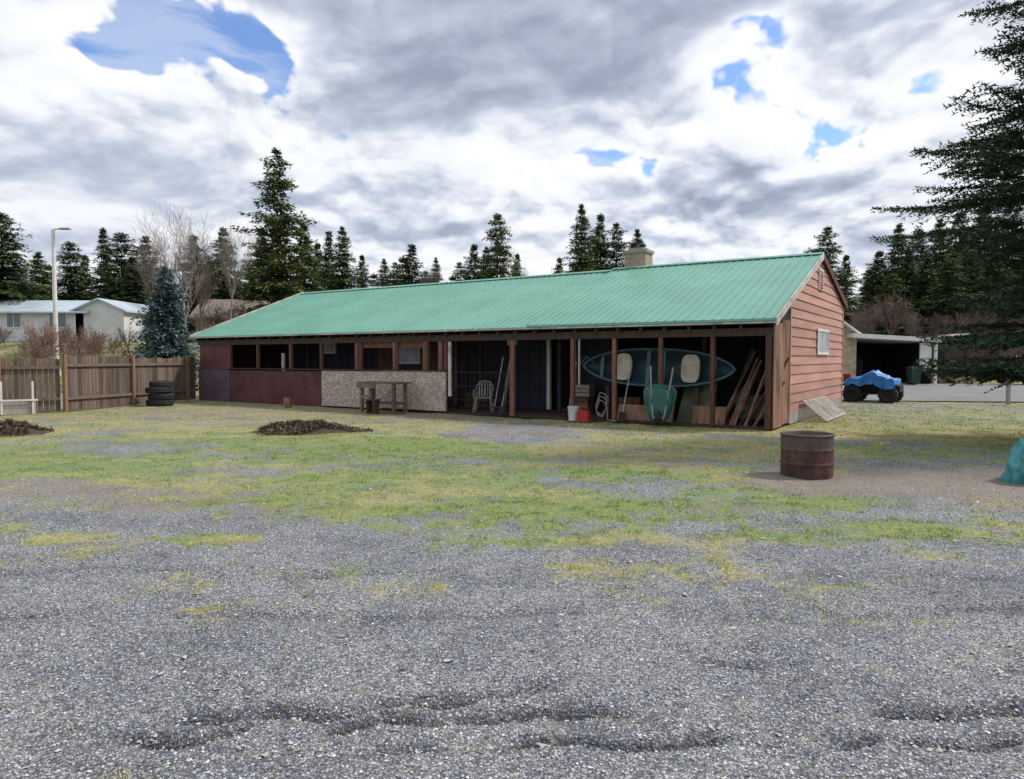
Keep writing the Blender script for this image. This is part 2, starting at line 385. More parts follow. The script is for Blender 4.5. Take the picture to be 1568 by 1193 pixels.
# ------------------------------------------------------------ materials
m_roof=M('green_metal_roof',(.17,.40,.31),.36,.12,.10,.6,(1,1,1),.03,spec=.5,fine=14)
m_wood_dk=M('dark_wood',(.06,.04,.03),.8,0,.3,3,(6,6,.6),.3,fine=20)
m_post=M('brown_post',(.15,.072,.047),.75,0,.3,3,(8,8,.6),.3,fine=18,pervar=.45)
m_maroon=M('maroon_paint',(.115,.042,.046),.75,0,.25,1.5,(1,1,1),.2,stain=(.085,.045,.052),fine=25)
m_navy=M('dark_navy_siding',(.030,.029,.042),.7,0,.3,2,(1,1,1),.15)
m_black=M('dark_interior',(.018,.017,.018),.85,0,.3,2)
m_white=M('white_trim',(.70,.69,.66),.55,0,.08,2,(1,1,1),.05)
m_offw=M('weathered_white',(.52,.49,.45),.6,0,.2,2,(1,1,1),.15,stain=(.3,.24,.2))
m_salmon=M('salmon_siding',(.46,.245,.205),.7,0,.16,1.2,(1,.3,3),.12,stain=(.36,.21,.175),pervar=.14,fine=30)
m_ply=M('weathered_plywood',(.27,.15,.095),.85,0,.35,1.6,(3,3,.5),.3,stain=(.07,.05,.04),fine=16)
m_lum=M('lumber',(.15,.09,.06),.85,0,.3,2,(6,6,1),.3,pervar=.6,fine=18)
m_fence=M('weathered_fence',(.15,.11,.088),.9,0,.3,2.5,(6,6,.5),.4,stain=(.105,.092,.08),pervar=.4,fine=18)
m_glass=M('window_glass',(.10,.12,.15),.12,0,.2,1,spec=.8,bump=0)
m_glassw=M('window_curtain',(.42,.45,.49),.3,0,.3,2,spec=.6,bump=0)
m_conc=M('concrete',(.30,.29,.27),.9,0,.15,2)
m_asph=M('asphalt_road',(.20,.20,.205),.9,0,.15,.25,(1,1,1),.3,fine=20)
m_blackr=M('black_rubber',(.02,.02,.022),.7,0,.3,8)
m_grey=M('grey_wood',(.30,.28,.25),.85,0,.2,3,(6,6,.6),.3,pervar=.25,fine=18)
def osb(name,a,b,c3):
    m,t=newmat(name); tc=t.node('ShaderNodeTexCoord',3)
    wv=t.vm('ADD',tc,t.vm('SCALE',t.noise(tc,4,3,.5,out=1),sc=.25))
    v=t.n.new('ShaderNodeTexVoronoi'); t.l.new(t.scale(wv,(1,1,1.8)),v.inputs['Vector']); v.inputs['Scale'].default_value=13
    s=t.node('ShaderNodeSeparateColor',0,Color=v.outputs['Color'])
    c=t.mix(s,a,b); c=t.mix(t.m('MULTIPLY',t.ss(v.outputs['Distance'],.35,.7),.6),c,c3)
    c=t.mix(t.m('MULTIPLY',t.ss(t.noise(tc,1.1,5,.6),.45,.7),.5),c,c3)
    t.l.new(c,t.b.inputs['Base Color']); t.b.inputs['Roughness'].default_value=.85
    t.l.new(t.bump(s,.2,.01),t.b.inputs['Normal']); return m
m_osb=osb('osb_board',(.34,.265,.22),(.68,.585,.49),(.26,.19,.16))
m_osbp=osb('purple_osb',(.09,.06,.085),(.17,.12,.17),(.06,.035,.045))
def brickm():
    m,t=newmat('tan_brick'); tc=t.node('ShaderNodeTexCoord',3)
    b=t.n.new('ShaderNodeTexBrick')
    s=t.n.new('ShaderNodeSeparateXYZ'); t.l.new(tc,s.inputs[0]); c=t.n.new('ShaderNodeCombineXYZ')
    t.l.new(t.m('ADD',s.outputs[0],s.outputs[1]),c.inputs[0]); t.l.new(s.outputs[2],c.inputs[1]); t.l.new(c.outputs[0],b.inputs['Vector'])
    b.inputs['Scale'].default_value=4.5; b.inputs['Color1'].default_value=(.42,.30,.20,1); b.inputs['Color2'].default_value=(.24,.17,.12,1); b.inputs['Mortar'].default_value=(.40,.37,.33,1)
    t.l.new(b.outputs[0],t.b.inputs['Base Color']); t.b.inputs['Roughness'].default_value=.9; return m
m_brick=brickm()
# ------------------------------------------------------------ main house (local x = toward the right gable end, y = back)
HM=Matrix.Translation((5.86,16.05,0))@Matrix.Rotation(math.atan2(-.546,.838),4,'Z')
house=bpy.data.objects.new('ranch_house',None); scene.collection.objects.link(house); house.matrix_world=HM
LEN=21.5; tF,zF,tR,zR,tB,zB=-.2,2.455,5.34,4.54,9.95,3.36
sl_=(zR-zF)/(tR-tF)
def roofz(t_): return zF+(t_-tF)*sl_ if t_<tR else zR+(t_-tR)*(zB-zR)/(tB-tR)
b=MB(); x0,x1=-LEN-.25,.1
def slab(b,x0,x1,ta,za,tb,zb,th,m=0,c=.5,up=0):
    vs=[(x0,ta,za+up),(x1,ta,za+up),(x1,tb,zb+up),(x0,tb,zb+up)]
    vs+=[(p[0],p[1],p[2]-th) for p in vs]
    b.add(vs,[(0,1,2,3),(7,6,5,4),(0,4,5,1),(1,5,6,2),(2,6,7,3),(3,7,4,0)],m,c)
def ribs(b,xa,xb,up):
    xx=xa+.03
    while xx<xb-.02:
        slab(b,xx,xx+.026,tF-.012,zF-.004,tR,zR,.02,up=.022+up)
        slab(b,xx,xx+.026,tR,zR,tB,zB,.02,up=.020+up)
        xx+=.229
slab(b,x0,-6.38,tF,zF,tR,zR,.02); slab(b,x0,-6.38,tR,zR,tB,zB,.02); ribs(b,x0,-6.42,0)
slab(b,-6.4,x1,tF+.002,zF,tR,zR,.06,up=.05); slab(b,-6.4,x1,tR,zR,tB,zB,.06,up=.05); ribs(b,-6.4,x1,.05)
b.obj('roof_panels',[m_roof],house)
b=MB()
def cap(xa,xb,up):
    k=(zB-zR)/(tB-tR)
    slab(b,xa,xb,tR-.16,zR-.16*sl_,tR,zR,.02,up=.05+up); slab(b,xa,xb,tR,zR,tR+.16,zR+.16*k,.02,up=.05+up)
cap(x0,-6.42,0); cap(-6.42,x1+.01,.05)
b.obj('roof_ridge_cap',[m_roof],house)
b=MB()
slab(b,x0+.03,x1-.03,tF+.03,zF-.03,tR,zR-.03,.05,0); slab(b,x0+.03,x1-.03,tR,zR-.03,tB-.03,zB-.03,.05,0)
xx=x0+.3
while xx<x1-.3:
    slab(b,xx,xx+.05,tF+.04,zF-.083,4.9,roofz(4.9)-.083,.11,0,c=random.random()); xx+=.61
b.box(-LEN,0,-.06,.06,2.12,2.30,0)
b.obj('roof_timbers',[m_wood_dk],house)
b=MB()
for s_a,s_b in ((x1,x1+.03),(x0-.03,x0)):
    slab(b,s_a,s_b,tF-.02,zF+.06,tR,zR+.08,.18,0); slab(b,s_a,s_b,tR,zR+.08,tB+.02,zB+.06,.18,1 if s_a>0 else 0)
slab(b,x0,x1,tF-.03,zF-.024,tF+.0,zF-.024,.035,0)
b.obj('fascia_boards',[m_offw,m_maroon],house)
tw=9.5
def gable(b,xa,xb,m=0,t0=.02,t1=None,dz=.1):
    t1=tw if t1 is None else t1
    prof=[(t0,0),(t1,0),(t1,roofz(t1)-dz)]+([(tR,zR-dz)] if t1>tR else [])+[(t0,roofz(t0)-dz)]
    k=len(prof)
    vs=[(xb,p[0],p[1]) for p in prof]+[(xa,p[0],p[1]) for p in prof]
    b.add(vs,[tuple(range(k)),tuple(range(2*k-1,k-1,-1))]+[(i,i+k,(i+1)%k+k,(i+1)%k) for i in range(k)],m)
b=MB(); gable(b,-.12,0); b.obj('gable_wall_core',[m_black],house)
b=MB(); z=.28; ex=.235
def trange(z,pad=.1):
    a=1.6; lo=tF+(z+pad-zF)/sl_ if z+pad>zF else a
    hi=tw
    if z+pad>roofz(tw): hi=tR+(z+pad-zR)/((zB-zR)/(tB-tR))
    return max(a,lo),min(tw+.02,hi)
while z<zR-.15:
    a0_,h0_=trange(z); zt=min(z+ex,zR-.11); a1_,h1_=trange(zt)
    if h0_>a0_:
        p,q,p1,q1=a0_,h0_,a1_,h1_
        vs=[(.045,p,z),(.045,q,z),(.018,q1,zt),(.018,p1,zt),(.0,p,z),(.0,q,z),(.0,q1,zt),(.0,p1,zt)]
        b.add(vs,[(0,1,2,3),(4,5,1,0),(0,3,7,4),(1,5,6,2),(3,2,6,7)])
    z+=ex
b.obj('lap_siding',[m_salmon],house)
b=MB(); b.box(.004,.03,.0,.8,.02,roofz(.05)-.12,0); b.box(.004,.027,.805,1.57,.05,roofz(.3)-.12,0)
b.box(.003,.05,1.565,1.64,.03,roofz(1.56)-.12,1); b.box(.003,.04,1.65,tw,.0,.275,2)
b.box(-.03,.055,tw+.02,tw+.1,.05,roofz(tw)-.13,1)
b.obj('weathered_corner_sheathing',[m_ply,m_salmon,m_conc],house)
b=MB()
def win(b,y0,y1,z0,z1,x=.05,f=.07):
    b.box(x,x+.03,y0,y1,z0,z0+f,0);b.box(x,x+.03,y0,y1,z1-f,z1,0);b.box(x,x+.03,y0,y0+f,z0+f,z1-f,0);b.box(x,x+.03,y1-f,y1,z0+f,z1-f,0)
    ym=(y0+y1)/2; b.box(x,x+.022,ym-.02,ym+.02,z0+f,z1-f,0); b.box(x-.02,x+.008,y0+f-.01,y1-f+.01,z0+f-.01,z1-f+.01,1)
win(b,4.95,6.7,1.72,2.46)
b.box(.03,.075,5.05,5.10,3.55,4.1,0);b.box(.03,.075,5.62,5.67,3.55,4.1,0);b.box(.03,.075,5.05,5.67,4.1,4.15,0);b.box(.03,.05,5.1,5.62,3.55,4.1,3)
for i in range(7): b.beam((.06,5.1,3.58+i*.078),(.06,5.62,3.58+i*.078),.012,.05,2)
b.obj('gable_window_and_vent',[m_white,m_glassw,m_salmon,m_black],house)
b=MB(); gable(b,-LEN,-LEN+.1)
b.box(-LEN+.1,-.12,tw-.12,tw,0,3.2,0)
b.box(-LEN+.1,-19.61,-.02,.06,1.2,2.3,0); b.box(-19.6,-14.66,-.02,.04,0,1.18,0)
b.obj('maroon_walls',[m_maroon],house)
b=MB(); b.box(-LEN-.02,-19.61,-.04,.06,0,1.19,0); b.obj('purple_panel',[m_osbp],house)
b=MB(); b.box(-14.62,-11.9,-.035,.03,.03,1.2,0); b.box(-11.895,-9.32,-.042,.03,.05,1.22,0)
b.obj('osb_half_wall',[m_osb],house)
b=MB(); b.box(-19.6,-9.32,-.07,.07,1.225,1.262,0)
b.obj('half_wall_cap',[m_wood_dk],house)
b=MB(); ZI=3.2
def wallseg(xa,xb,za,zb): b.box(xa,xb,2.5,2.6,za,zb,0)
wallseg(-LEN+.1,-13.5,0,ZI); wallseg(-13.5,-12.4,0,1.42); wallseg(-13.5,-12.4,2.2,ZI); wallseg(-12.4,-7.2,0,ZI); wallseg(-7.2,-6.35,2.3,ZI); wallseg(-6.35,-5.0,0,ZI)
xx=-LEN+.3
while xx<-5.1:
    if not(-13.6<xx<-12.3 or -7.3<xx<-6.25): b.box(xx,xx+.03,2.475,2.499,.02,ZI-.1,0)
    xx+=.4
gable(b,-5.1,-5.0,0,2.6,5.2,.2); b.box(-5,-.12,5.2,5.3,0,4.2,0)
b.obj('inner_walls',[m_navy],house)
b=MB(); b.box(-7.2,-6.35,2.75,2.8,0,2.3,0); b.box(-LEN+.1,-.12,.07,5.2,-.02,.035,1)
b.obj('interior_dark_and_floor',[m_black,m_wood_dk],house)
b=MB()
b.box(-7.28,-7.17,2.40,2.52,.04,2.36,0);b.box(-6.38,-6.29,2.44,2.52,.04,2.36,0);b.box(-7.28,-6.29,2.44,2.52,2.27,2.37,0)
b.box(-6.5,-6.4,1.7,2.45,.04,2.2,2)
def iwin(xa,xb,za,zb,g=1):
    f=.07; b.box(xa,xb,2.43,2.5,za,za+f,0);b.box(xa,xb,2.43,2.5,zb-f,zb,0);b.box(xa,xa+f,2.43,2.5,za+f,zb-f,0);b.box(xb-f,xb,2.43,2.5,za+f,zb-f,0)
    b.box(xa+f-.01,xb-f+.01,2.455,2.48,za+f-.01,zb-f+.01,g)
iwin(-13.5,-12.4,1.42,2.2,1); iwin(-17.4,-16.6,1.8,2.25,1)
b.obj('door_frame_and_windows',[m_white,m_glassw,m_navy],house)
b=MB()
b.box(-14.4,-13.52,2.44,2.498,1.0,2.5,0); b.box(-12.38,-11.6,2.44,2.498,1.0,2.5,0); b.box(-13.5,-12.4,2.44,2.498,2.22,2.6,0)
for xx in (-20.6,-18.2,-15.2,-10.9,-9.9,-8.6): b.box(xx,xx+.12,2.43,2.473,.05,2.9,0)
for xx in (-4.2,-2.9,-1.6,-.5): b.box(xx,xx+.09,5.1,5.198,0,4.0,0)
b.obj('porch_panelling',[m_post],house)
b=MB()
for xa,xb in ((-12.98,-12.75),(-11.34,-11.2),(-10.2,-10.02),(-9.6,-9.45)): b.box(xa,xb,-.03,.03,1.27,2.12,0)
b.box(-12.97,-10.0,.035,.05,1.95,2.12,0)
b.obj('window_frame_boards',[m_post],house)
b=MB()
for s_ in (19.55,17.94,16.17,14.63,12.98,11.34,10.02,9.32,6.97,5.08,3.88,2.64,1.36):
    w_=.05 if s_ not in(6.97,) else .065
    b.box(-s_-w_,-s_+w_,-.05,.05,0.0 if s_<9 else 1.262,2.12,0)
b.box(-.15,-.02,-.05,.015,0,2.2,0,.1)
b.box(-7.12,-6.82,-.045,.045,1.98,2.12,0)
b.obj('porch_posts',[m_post],house)
b=MB()
b.box(-4.93,-4.90,.02,.08,.9,2.15,0); b.box(-9.22,-9.12,-.04,.02,.5,2.1,0)
b.box(-17.05,-16.92,.3,.36,1.15,1.8,0)
b.obj('white_strips',[m_offw],house)
b=MB(); b.box(-6.1,-5.35,5.5,6.1,4.1,5.12,0); b.box(-6.15,-5.3,5.45,6.15,5.1,5.2,1); b.box(-6.0,-5.45,5.6,6.0,5.2,5.28,0)
b.tube((-5.9,5.8,5.25),(-5.9,5.8,5.45),.1,.1,12,2); b.tube((-5.9,5.8,5.45),(-5.9,5.8,5.5),.17,.05,12,2); b.tube((-5.58,5.8,5.25),(-5.58,5.8,5.4),.1,.1,12,2)
b.obj('chimney',[m_brick,m_conc,m_blackr],house)
b=MB()
A=Vector((.68,2.8,.03));B=Vector((.12,2.8,.5));n_=20; LG=3.0
for p in (A,B): b.beam(p,p+Vector((0,LG,0)),.05,.04)
for i in range(n_+1):
    o=Vector((0,LG*i/n_,0)); b.beam(A+o,B+o,.06,.03)
b.obj('slatted_grate',[m_offw],mw=HM)
# ------------------------------------------------------------ things in the carport and porch
teal=M('teal_gunwale',(.06,.12,.13),.5,0,.2,3); hull=M('boat_hull',(.022,.048,.060),.5,0,.3,2); tan=M('tan_seat',(.46,.42,.33),.6,0,.2,3)
b=MB(); L=2.03; n=32; mseg=12; vs=[];fs=[]
def hw(u): return .47*max(0,(1-abs(u)**2.6))**.72
for i in range(n+1):
    u=-1+2*i/n; w_=hw(u)+.004; dp=.30*(1-abs(u)**4)**.6+.02
    for j in range(mseg+1):
        q=-1+2*j/mseg; vs.append((u*L,dp*(1-abs(q)**3.0),w_*q*(1-.12*(1-abs(q)**3))))
for i in range(n):
    for j in range(mseg): a=i*(mseg+1)+j; fs.append((a,a+1,a+mseg+2,a+mseg+1))
b.add(vs,fs,1)
rim=[(-L+2*L*i/48,0,hw(-1+2*i/48)) for i in range(49)]; rim2=[(p[0],0,-p[2]) for p in rim]
b.path(rim,.030,8,0); b.path(rim2,.030,8,0)
for cx in (-.88,.92):
    N=28; rx,rz,y_=.23,.35,.06; ring=[]
    for i in range(N):
        a=2*math.pi*i/N; ca,sa_=math.cos(a),math.sin(a)
        ring.append((cx+math.copysign(abs(ca)**.6,ca)*rx,math.copysign(abs(sa_)**.6,sa_)*rz))
    vs=[(p[0],y_-.05,p[1]) for p in ring]+[(p[0],y_+.03,p[1]) for p in ring]+[(cx+(p[0]-cx)*.6,y_+.02,p[1]*.6) for p in ring]
    fs=[(i,(i+1)%N,N+(i+1)%N,N+i) for i in range(N)]+[(i,2*N+i,2*N+(i+1)%N,(i+1)%N) for i in range(N)]+[tuple(range(2*N,3*N))]
    b.add(vs,fs,2)
for cx in (-.2,.2,1.5,-1.5): w_=hw(cx/L)-.02; b.box(cx-.05,cx+.05,.05,.09,-w_,w_,0)
b.path([(-1.75,.05,.1),(-1.95,-.02,.25),(-2.1,0,.05)],.02,6,0)
b.obj('boat',[teal,hull,tan],mw=HM@Matrix.Translation((-3.02,.55,1.38))@Matrix.Rotation(.02,4,'Y')@Matrix.Rotation(-.12,4,'X'),smooth=False)
b=MB()
for xx in (-4.3,-1.9):
    b.box(xx-.04,xx+.04,.45,1.1,.80,.88,0); b.box(xx-.04,xx+.04,1.0,1.08,0,2.2,0); b.box(xx-.04,xx+.04,.48,.55,0,.80,0)
b.obj('boat_rack',[m_wood_dk],mw=HM)
gt=M('green_tray',(.025,.125,.10),.5,0,.25,4,stain=(.06,.08,.06))
b=MB(); prof=[(.0,.16),(.16,.155),(.24,.12),(.30,.02),(.33,0)]
vs=[];fs=[];n=28
for r,z in prof:
    for i in range(n):
        a=2*math.pi*i/n; e_=3.4; ca,sa_=math.cos(a),math.sin(a)
        px=math.copysign(abs(ca)**(2/e_),ca)*r*1.08; pz=math.copysign(abs(sa_)**(2/e_),sa_)*r*1.42
        vs.append((px*(1+.3*(pz/.45)),-z,pz+.52))
for j in range(len(prof)-1):
    for i in range(n): fs.append((j*n+i,j*n+(i+1)%n,(j+1)*n+(i+1)%n,(j+1)*n+i))
b.add(vs,fs,0)
b.path([(-.12,-.19,.12),(-.2,-.1,.7),(-.27,.0,1.42)],.02,8,1); b.path([(.12,-.19,.12),(.2,-.1,.7),(.27,.0,1.42)],.02,8,1)
b.path([(-.17,-.17,.55),(-.2,-.42,.62),(-.18,-.42,.8),(-.2,-.1,.85)],.013,6,1); b.path([(.17,-.17,.55),(.2,-.42,.62),(.18,-.42,.8),(.2,-.1,.85)],.013,6,1)
W=Matrix.Translation((0,-.2,.17))@Matrix.Rotation(math.pi/2,4,'Y')
b.lathe([(.06,-.04),(.15,-.045),(.17,0),(.15,.045),(.06,.04),(.06,-.04)],20,2,W)
b.tube((-.13,-.2,.17),(.13,-.2,.17),.012,.012,6,1)
b.obj('wheelbarrow',[gt,m_grey,m_blackr],mw=HM@Matrix.Translation((-2.58,-.32,0))@Matrix.Rotation(-.16,4,'X')@Matrix.Rotation(.35,4,'Z'),smooth=False)
redm=M('red_plastic',(.40,.03,.025),.4,0,.1,4); whp=M('white_plastic',(.6,.6,.58),.45,0,.1,4)
b=MB(); b.lathe([(0,.005),(.12,.005),(.145,.34),(.155,.34),(.155,.37),(.14,.37),(.115,.02)],20,0)
b.path([(-.15,0,.33),(-.1,-.1,.2),(.1,-.1,.2),(.15,0,.33)],.005,5,1)
b.obj('bucket',[whp,m_grey],mw=HM@Matrix.Translation((-4.9,-.3,0)))
b=MB(); b.box(-.15,.15,-.09,.09,0,.27,0); b.box(-.1,.0,-.05,.05,.27,.3,0); b.path([(.03,0,.26),(.03,0,.36),(-.12,0,.36),(-.12,0,.26)],.016,6,0); b.tube((.1,0,.26),(.18,0,.38),.03,.015,8,1)
b.obj('fuel_can',[redm,m_blackr],mw=HM@Matrix.Translation((-4.55,-.38,0)),bevel=.025)
b=MB()
for i in range(14):
    x_=-1.15+i*.07; b.beam((x_-.25+random.uniform(-.1,.1),.25+random.random()*.3,.02),(x_+.25+random.uniform(-.15,.2),.9+random.random()*.3,.9+random.random()*1.1),.07,.02)
b.obj('lumber_pile',[m_lum],mw=HM)
b=MB()
b.beam((-2.0,.45,.02),(-1.9,.85,1.0),.9,.02); b.beam((-3.2,.3,.03),(-3.2,.45,.42),1.5,.02,1); b.beam((-1.55,.28,.02),(-1.55,.4,.45),.8,.02,1)
b.obj('plywood_sheets',[M('olive_board',(.08,.09,.06),.8),m_ply],mw=HM)
b=MB()
b.box(-4.9,-2.9,4.6,5.1,.9,.95,0); b.box(-4.9,-2.9,4.6,5.1,1.7,1.75,0)
for i in range(10):
    xx=-4.8+i*.19; b.box(xx,xx+.14,4.7,4.95,.95,1.15+random.random()*.3,i%3)
b.obj('storage_shelf',[m_wood_dk,m_grey,gt],mw=HM)
def crate(x_,y_,z_,w_,h_,m):
    b=MB(); d_=w_*.7
    for k in range(3):
        za=h_*k/3+.01; zb=h_*(k+1)/3-.01
        b.box(-w_/2,w_/2,-d_/2,-d_/2+.015,za,zb); b.box(-w_/2,w_/2,d_/2-.015,d_/2,za,zb); b.box(-w_/2,-w_/2+.015,-d_/2+.016,d_/2-.016,za,zb); b.box(w_/2-.015,w_/2,-d_/2+.016,d_/2-.016,za,zb)
    for sx in(-1,1):
        for sy in(-1,1): b.box(sx*(w_/2-.035)-.018,sx*(w_/2-.035)+.018,sy*(d_/2-.035)-.018,sy*(d_/2-.035)+.018,0,h_)
    b.box(-w_/2+.02,w_/2-.02,-d_/2+.02,d_/2-.02,.01,.03); b.obj('wooden_crate',[m],mw=HM@Matrix.Translation((x_,y_,z_)))
crate(-5.8,1.9,.04,.6,.45,m_lum); crate(-5.75,1.95,.5,.5,.35,m_grey); crate(-9.6,1.9,.04,.6,.5,m_lum); crate(-4.2,1.8,.04,.7,.5,m_lum); crate(-1.0,2.4,.04,.8,.6,m_grey)
def tool(name,x_,y0_,y1_,h_,kind):
    b=MB(); b.path([(x_,y0_,.25),(x_+.06,y1_,h_)],.017,6,0)
    if kind=='shovel':
        b.add([(x_-.1,y0_-.02,.25),(x_+.1,y0_-.02,.25),(x_+.11,y0_-.03,.1),(x_,y0_-.05,.0),(x_-.11,y0_-.03,.1),(x_,y0_+.02,.3)],[(0,1,2,3,4),(0,5,1)],1)
    else:
        b.box(x_-.2,x_+.2,y0_-.03,y0_,.22,.26,1)
        for i in range(9): b.tube((x_-.19+i*.047,y0_,.23),(x_-.19+i*.047,y0_-.05,.02),.006,.006,4,1)
    b.obj(name,[m_grey,m_blackr],mw=HM)
tool('rake',-7.55,-.05,.3,1.65,'rake'); tool('shovel',-7.3,-.05,.3,1.6,'shovel'); tool('shovel',-3.6,-.1,.3,1.5,'shovel'); tool('rake',-5.25,.1,.4,1.5,'rake'); tool('shovel',-7.85,.9,1.2,1.5,'shovel')
b=MB()
for k in range(3):
    pts=[(-4.2+.16*math.cos(a)*(1-.15*k)+.03*math.sin(3*a),-.06-.03*k,.45+.28*math.sin(a)*(1-.12*k)-.06*k) for a in np.linspace(0.2,6.0,22)]
    b.path(pts,.009,5,0)
b.path([(-4.1,-.08,.7),(-4.05,-.08,.4),(-4.0,-.15,.05),(-3.7,-.25,.03)],.009,5,0)
b.obj('garden_hose',[m_grey],mw=HM)
b=MB()
for i in range(15): b.box(-9.2+i*.15,-9.19+i*.15,.0,.008,.1,1.2,0)
for z in (.1,.4,.8,1.2): b.box(-9.2,-7.05,-.002,-.012,z,z+.02,0)
b.obj('wire_gate',[m_blackr],mw=HM)
b=MB(); b.box(-.25,.25,-.24,.24,.40,.43,0)
for sx in(-1,1):
    for sy in(-1,1): b.beam((sx*.27,sy*.26,0),(sx*.22,sy*.21,.41),.05,.04)
    b.beam((sx*.25,-.22,.42),(sx*.27,-.2,.64),.04,.03); b.beam((sx*.27,-.24,.64),(sx*.25,.24,.66),.05,.025)
b.path([(-.22,.22,.42),(-.25,.29,.75),(-.15,.33,.88),(0,.34,.91),(.15,.33,.88),(.25,.29,.75),(.22,.22,.42)],.022,6,0)
for i in range(5): x_=-.16+i*.08; b.beam((x_,.23,.42),(x_,.33,.87),.045,.012)
b.obj('plastic_chair',[m_grey],mw=HM@Matrix.Translation((-8.35,.55,.035))@Matrix.Rotation(.5,4,'Z'))
b=MB(); b.box(-.8,.8,-.34,.34,.86,.91,0); b.box(-.78,.0,-.36,-.34,.72,.86,0)
for sx in(-.68,-.3,.62):
    b.box(sx-.045,sx+.045,-.3,-.21,0,.86,0)
for sx in(-.68,.62): b.box(sx-.045,sx+.045,.2,.29,0,.86,0)
b.box(-.7,.65,-.25,.25,.25,.3,0); b.box(-.7,-.25,-.32,-.30,.42,.5,0)
b.obj('work_table',[M('old_table_wood',(.17,.125,.095),.9,0,.3,3,(1,4,4),.3,pervar=.3)],mw=HM@Matrix.Translation((-11.1,-.75,0)))
b=MB(); b.box(-.2,.2,-.12,.12,.38,.42,0); b.box(-.17,-.12,-.1,.1,0,.38,0); b.box(.12,.17,-.1,.1,0,.38,0)
b.obj('wooden_stool',[m_wood_dk],mw=HM@Matrix.Translation((-11.0,-1.35,0)))
b=MB(); b.lathe([(.0,0),(.12,0),(.13,.3),(0,.32)],9,0,jit=.08); b.obj('tree_stump',[m_ply],mw=HM@Matrix.Translation((-15.3,-.9,0)))
# ------------------------------------------------------------ burn barrel
def rustm():
    m,t=newmat('rusty_steel'); tc=t.node('ShaderNodeTexCoord',3)
    n1=t.noise(t.scale(tc,(1,1,.5)),5,7,.7,.4); n2=t.noise(tc,30,5,.7)
    s=t.n.new('ShaderNodeSeparateXYZ'); t.l.new(tc,s.inputs[0])
    c=t.mix(t.ss(n1,.35,.65),(.04,.021,.017),(.125,.055,.034))
    c=t.mix(t.m('MULTIPLY',t.ss(n2,.45,.7),.6),c,(.026,.017,.015))
    hh=t.ss(t.m('ADD',s.outputs[2],t.m('MULTIPLY',n1,.6)),.62,.8)
    c=t.mix(t.m('MULTIPLY',hh,.55),c,(.10,.088,.088))
    t.l.new(c,t.b.inputs['Base Color']); t.b.inputs['Roughness'].default_value=.6; t.b.inputs['Metallic'].default_value=.25
    t.l.new(t.bump(n2,.3,.01),t.b.inputs['Normal']); return m
rust=rustm()
b=MB(); R=.345
pr=[(R,0)]+[(R+.012*math.exp(-((z-.2)/.015)**2)+.012*math.exp(-((z-.4)/.015)**2),z) for z in np.linspace(.01,.58,40)]+[(R+.015,.59),(R+.018,.605),(R,.615),(R-.012,.60),(R-.012,.1),(0,.08)]
b.lathe(pr,48,0,jit=.008); b.lathe([(0,.3),(R-.02,.28)],24,1)
bx,by=4.13,9.95
b.obj('burn_barrel',[rust,M('ash',(.06,.055,.05),.95)],mw=Matrix.Translation((bx,by,-.05)),smooth=True)
# ------------------------------------------------------------ debris piles
def pile(name,cx,cy,rx,ry,h_,mat,n=3500,seed=1):
    r=np.random.default_rng(seed); th=r.random(n)*6.283; rr=np.sqrt(r.random(n))*(.85+.35*np.sin(th*3+seed))
    x=cx+rr*np.cos(th)*rx; y=cy+rr*np.sin(th)*ry
    z=h_*np.clip(1-rr**1.3,0,1)*(.25+1.3*fbm(x*2.6+seed,y*2.6,3))*r.random(n)**.25+.0
    d=r.normal(size=(n,3)); d[:,2]*=.5; d/=np.linalg.norm(d,axis=1)[:,None]; s=np.cross(d,r.normal(size=(n,3))); s/=np.linalg.norm(s,axis=1)[:,None]
    V,F=tris(np.stack([x,y,z],1),d,s,.03+.12*r.random(n)**2,.006+.015*r.random(n))
    g=40; gx,gy=np.meshgrid(np.linspace(-1,1,g),np.linspace(-1,1,g)); q=np.clip(1-np.sqrt(gx**2+gy**2)**1.3,0,1)
    X_=cx+gx*rx;Y_=cy+gy*ry; Zm=h_*q*(.15+1.2*fbm(X_*2.6+seed,Y_*2.6,4))-.05
    V2=np.stack([X_,Y_,Zm],-1).reshape(-1,3); I=np.arange(g*g).reshape(g,g)
    F2=np.stack([I[:-1,:-1],I[:-1,1:],I[1:,1:]],-1).reshape(-1,3); F3=np.stack([I[:-1,:-1],I[1:,1:],I[1:,:-1]],-1).reshape(-1,3)
    Fa=np.concatenate([F,F2+len(V),F3+len(V)]); Va=np.concatenate([V,V2])
    link(name,npmesh(name,Va,Fa,np.concatenate([r.random(n)**2,r.random(len(F2)+len(F3))*.2]),mat))
pm=foliage('brown_debris',(.045,.03,.022),(.27,.20,.15))
pile('debris_pile',-4.65,15.9,1.3,.7,.26,pm,4500,1); pile('debris_pile',-11.1,15.6,.95,.55,.28,pm,3500,5)
